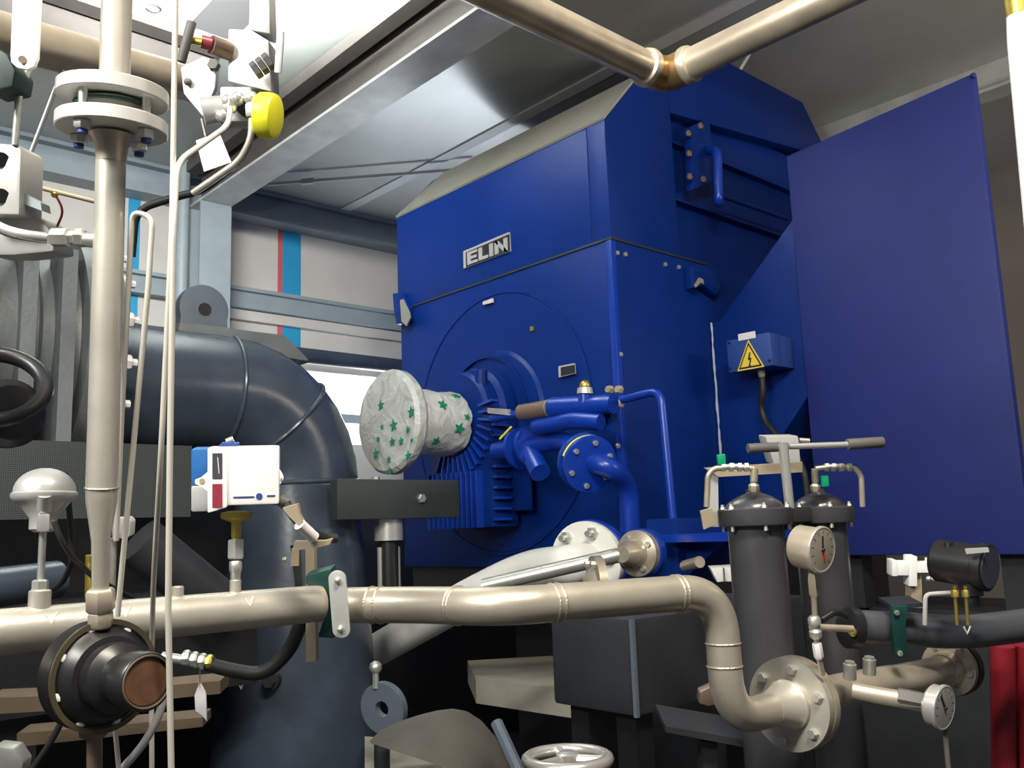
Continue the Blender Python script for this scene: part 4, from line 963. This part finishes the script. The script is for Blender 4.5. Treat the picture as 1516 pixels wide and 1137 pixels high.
RX = (EX*.96+EY*.15).normalized()
rg = thing('regulator_valve', 'black round diaphragm regulator with bolted rim and brown cap', 'valve', P(150,1080,.95))
rc = P(152, 1000, .985)
MB().lathe(rc, RX, [(.045,-.03),(.0575,-.026),(.0585,-.012),(.0585,0),(.052,.004),(.047,.012),(.042,.018),(.030,.020),(.029,.024)], 48).build('diaphragm_case', M['black'], rg)
MB().pipe_ring(rc+RX*.004, RX, .0595, .054, .003, 48).build('case_rim', mat('tarnished_rim', (.10,.085,.05), .4, .5), rg)
MB().lathe(rc+RX*.018, RX, [(.029,0),(.036,.003),(.036,.018),(.032,.022),(.026,.026),(.026,.044),(.0295,.047),(.0295,.072),(.028,.074),(.024,.074),(.0235,.070),(.0,.070)], 40).build('spring_housing', M['black'], rg)
MB().lathe(rc+RX*.0885, RX, [(.0232,0),(.0232,.0015),(.0,.003)], 32).build('rusty_cap', mat('rusty_brown', (.10,.045,.022), .5, noise=.3, nscale=60), rg)
MB().torus(rc+RX*.092, RX, .0258, .0012, 40, 6).build('cap_rim', M['rail'], rg)
a_, u_, v_ = frame(RX)
for k in range(8):
    t_ = 2*PI*k/8+.3; p_ = rc+(u_*math.cos(t_)+v_*math.sin(t_))*.0505
    MB().lathe(p_-RX*.001, RX, [(.0055,0),(.0055,.004),(.004,.007),(0,.008)], 10).build('bolt', M['sign_w'], rg)
MB().lathe(P(140,1090,.985), UP, [(.012,0),(.016,.003),(.016,.024),(.012,.028)], 6).cyl(P(140,1150,.985), P(140,1060,.985), .008, n=16).build('bottom_fitting', M['copper'], rg)

# thin tubes
def thin(name, label, pts, r=.0031, rad=.02, m='tube'): return tag(MB().tube(fillet(pts, rad), r, 10).build(name, M[m]), label, 'tube')
thin('capillary_tube', 'thin steel tube bent like a hairpin close to the riser pipe', [P(172,800,1.04), P(179,640,1.03), P(196,312,1.0), P(226,322,1.0), P(219,430,1.0), P(174,912,1.03)], .0031, .016)
thin('capillary_tube', 'thin straight steel tube from top edge crossing the header pipe left one', [P(260,-20,.96), P(255,330,.95), P(238,680,.95), P(227,860,1.03), P(224,1000,1.07), P(225,1160,1.07)], .0030, .05)
thin('capillary_tube', 'thin steel tube bending from the manifold fittings down past the header pipe', [P(341,160,1.06), P(338,186,1.04), P(262,240,.95), P(257,335,.93), P(252,640,.93), P(249,900,.93), P(254,1160,.93)], .0033, .02)
thin('capillary_tube', 'short thin steel tube leaving under the black regulator', [P(169,1065,1.02), P(178,1160,1.02)], .0028, .02)
thin('hose', 'grey flexible hose hanging right of the black regulator', [P(247,1000,1.03), P(240,1050,1.03), P(215,1100,1.03), P(175,1145,1.03)], .0045, .06, 'plastic_g')
thin('hose', 'black hose dangling below left of the black regulator', [P(95,1060,1.1), P(75,1100,1.1), P(40,1150,1.1)], .004, .06, 'blackm')
thin('instrument_tube', 'thin horizontal wire tube crossing left of the riser pipe', [P(-10,260,1.08), P(75,282,1.1), P(160,303,1.12)], .0028, .05, 'tan')
ub = thing('drain_hose', 'black U shaped hose with brass coupling under the header pipe', 'hose', P(380,1000,1.5))
MB().tube(fillet([P(305,983,1.5), P(340,992,1.5), P(390,1000,1.5), P(428,965,1.5), P(445,925,1.47), P(456,880,1.455)], .08), .0115, 14).build('hose', M['blackm'], ub)
for x in (272, 284, 296, 306): MB().lathe(P(x,974+(x-272)*.2,1.5), RT, [(.012,0),(.013,.003),(.013,.008),(.011,.011)], 8).build('coupling', M['brass'] if x == 306 else M['zinc'], ub)
MB().cyl(P(240,972,1.5), P(310,982,1.5), .008, n=12).build('nipple', M['zinc'], ub)
tag(MB().prism([P(x,y,1.62) for x, y in [(-20,1034),(80,1030),(326,1008),(326,1027),(80,1052),(-20,1058)]], FW*.05).build('support_rail', M['rail']), 'beige steel rail running level behind the black regulator', 'rail')
tag(MB().prism([P(x,y,1.8) for x, y in [(25,1086),(300,1062),(300,1076),(25,1106)]], FW*.05).build('cable_tray', M['rail']), 'brown metal strip below the beige rail at the lower left', 'rail')
tag(MB().prism([P(x,y,1.55) for x, y in [(288,1030),(295,1010),(304,1026),(306,1068),(300,1060),(289,1052)]], FW*.004).cyl(P(296,1012,1.55), P(296,984,1.51), .001, n=6).build('paper_tag', M['sign_w']), 'small white tag hanging below the hose coupling', 'tag')
tag(MB().prism([P(x,y,1.45) for x, y in [(-10,1105),(20,1108),(34,1130),(30,1150),(-10,1150)]], FW*.03).build('metal_block', M['zinc'], bevel=.004), 'pale metal block at the bottom left corner', 'block')
sw2 = thing('limit_switch', 'small grey switch box on a stem behind the riser pipe', 'switch', P(168,880,1.3))
MB().prism([P(x,y,1.3) for x, y in [(165,768),(188,766),(193,772),(192,794),(184,798),(165,797)]], FW*.02).build('box', M['plastic_g'], sw2, bevel=.003)
MB().cyl(P(167,797,1.31), P(164,890,1.31), .006, n=10).build('stem', M['zinc'], sw2)
tag(MB().cyl(P(133,822,1.25), P(132,885,1.25), .006, n=10).build('olive_rod', M['brass']), 'short olive brass rod left of the riser pipe reducer', 'rod')

# ------------------------------------------------------------------ upper left: pipe, manifold, clamp
sp = thing('steam_pipe', 'warm toned horizontal steel pipe behind the riser at top left', 'pipe', (-1.3, .4, 2.35))
Sa, Sb = P(-60, 36, 1.12), P(285, 125, 1.55)
MB().cyl(Sa-(Sb-Sa).normalized()*1.3, Sb, .0300, n=36).build('pipe', M['steel_w'], sp)
mf = thing('valve_manifold', 'bright steel valve manifold block with handles and yellow cap', 'valve', P(350,190,1.3))
MB().prism([P(x,y,1.30) for x, y in [(338,42),(372,44),(398,60),(402,136),(337,120)]], FW*.05).build('block', M['valve'], mf, bevel=.003)
MB().prism([P(x,y,1.30) for x, y in [(370,-20),(398,-20),(400,50),(368,44)]], FW*.04).build('upper_block', M['valve'], mf, bevel=.003)
MB().prism([P(x,y,1.34) for x, y in [(268,100),(300,84),(322,92),(318,130),(300,172),(272,138)]], FW*.012).build('mounting_plate', M['valve'], mf, bevel=.001)
MB().ball(P(278,121,1.335), .006).build('plate_bolt', M['grip'], mf); MB().hexa(P(318,98,1.335), -FW, .009, .01).build('plate_bolt', M['grip'], mf)
MB().cyl(P(268,92,1.26), P(284,32,1.26), .0065, n=14).build('handle', M['grip'], mf, bevel=.001)
MB().cyl(P(284,60,1.27), P(300,63,1.27), .005, n=12).build('handle_neck', M['brass'], mf)
MB().cyl(P(298,62,1.275), P(314,66,1.28), .0095, n=16).build('red_band', M['redp'], mf)
MB().cyl(P(313,66,1.28), P(340,76,1.30), .013, n=16).build('stem_housing', M['copper'], mf)
for i in range(3): MB().lathe(P(378+9*i,104-6*i,1.27), RT*.8+UP*.55, [(.012,-.003),(.0125,0),(.0125,.005),(.009,.006)], 6).build('packing_nut', M['grip'], mf)
MB().prism([P(x,y,1.26) for x, y in [(410,46),(421,46),(416,108),(406,107)]], FW*.004).build('handle', M['zinc'], mf, bevel=.001)
MB().cyl(P(300,165,1.29), P(338,160,1.30), .020, .018, n=20).build('lower_body', M['valve'], mf)
MB().box(P(355,160,1.31), .045, .04, .05, (RT, FW, UP)).build('lower_block', M['alu'], mf, bevel=.004)
for x, y in [(338,150),(330,172),(372,146),(352,146)]: MB().ball(P(x,y,1.27), .010).build('fitting_nut', M['chrome'], mf)
for x, y in [(340,156),(373,164)]: MB().lathe(P(x,y+10,1.27), UP, [(.008,0),(.0095,.003),(.0095,.016),(.008,.019)], 6).build('tube_nut', M['chrome'], mf)
MB().cyl(P(362,158,1.30), P(386,168,1.29), .016, n=18).build('outlet', M['dkgrey'], mf)
yc_ax = (RT*.96-FW*.10+UP*-.14).normalized()
MB().lathe(P(384,170,1.28), yc_ax, [(.028,0),(.031,.002),(.032,.016),(.030,.024),(.024,.026)], 36).build('yellow_cap', M['yellow'], mf)
tg = thing('tag_plate', 'white tag hanging on a wire below the valve manifold', 'tag', P(315,235,1.2))
MB().prism([P(x,y,1.2) for x, y in [(290,208),(324,196),(342,240),(302,254)]], FW*.003).build('tag', M['sign_w'], tg)
MB().cyl(P(298,176,1.24), P(304,202,1.2), .0012, n=6).build('wire', M['zinc'], tg)
thin('impulse_tube', 'bent steel tube dropping from the yellow capped outlet', [P(373,176,1.27), P(372,205,1.27), P(356,238,1.28), P(286,286,1.3)], .0050, .03, 'steel')
thin('black_cable', 'black cable sagging from the manifold to the riser pipe', [P(352,240,1.32), P(300,282,1.33), P(262,291,1.34), P(215,306,1.34), P(200,322,1.34), P(195,380,1.34)], .0058, .05, 'blackm')
wc_ = thing('white_pipe_clamp', 'white rounded clamp plate on dark block at the top left corner', 'clamp', P(36,100,.95))
g = MB(); pts = [(19,-20),(60,-20),(55,85),(50,98),(40,103),(25,100),(16,92),(15,80)]
MB().prism([P(x,y,.95) for x, y in pts], FW*.006).build('plate', M['plastic'], wc_, bevel=.0015)
MB().cyl(P(33,88,.949), P(33,88,.947), .004, n=12).build('bolt', M['tan'], wc_)
MB().prism([P(x,y,.97) for x, y in [(-20,60),(10,80),(22,104),(18,128),(-20,136)]], FW*.04).build('block', M['dkgreen'], wc_, bevel=.003)
thin('clamp_rod', 'upright steel rod between the white clamp and grey valve block', [P(44,98,1.0), P(28,140,1.0), P(22,215,1.0)], .0038, .01, 'zinc')
thin('hanger_wire', 'slanting thin rod left of the riser pipe flanges', [P(93,102,1.268), P(45,228,1.268)], .003, .01, 'zinc')
vb = thing('valve_block', 'grey square valve block with two ports at the left edge', 'valve', P(10,320,1.0))
MB().prism([P(x,y,1.0) for x, y in [(-30,210),(26,214),(31,222),(28,318),(-30,316)]], FW*.05).build('block', M['alu'], vb, bevel=.003)
for x, y in [(2,236),(2,290)]: MB().cyl(P(x,y,.999), P(x,y,.997), .008, n=18).build('port', M['black'], vb)
MB().prism([P(x,y,1.01) for x, y in [(30,282),(60,300),(62,312),(30,300)]], FW*.02).build('lever', M['girt'], vb)
MB().prism([P(x,y,1.03) for x, y in [(-20,318),(60,322),(76,344),(80,372),(20,378),(-20,378)]], FW*.05).build('base_plate', M['alu'], vb, bevel=.004)
MB().tube(fillet([P(-20,326,.99), P(8,342,.99), P(40,349,.99), P(70,352.5,.998)], .02), .0062, 12).build('tube', M['chrome'], vb)
thin('red_wire', 'thin red wire behind the valve block', [P(82,288,1.06), P(95,312,1.06), P(80,345,1.06)], .0014, .02, 'red')
lampb = tag(MB().ball(P(81,288,1.06), .004).build('indicator_lamp', M['brass']), 'tiny brass indicator behind the valve block', 'lamp')
# dark hand wheel on the left edge
hw = thing('valve_handwheel', 'dark curved handwheel rim at the left edge', 'wheel', P(0,650,1.2))
c_ = P(-14, 572, 1.16)
MB().torus(c_, (EX*.75-EY*.2+EZ*.6).normalized(), .062, .0105, 48, 12).build('rim', M['black'], hw)
MB().lathe(P(14,612,1.16), RX, [(.0,.012),(.035,.010),(.044,.002),(.044,-.01),(.03,-.02)], 36).build('hub', M['black'], hw)
MB().tube([P(14,612,1.17), c_], .012, 10).build('stem', M['black'], hw)
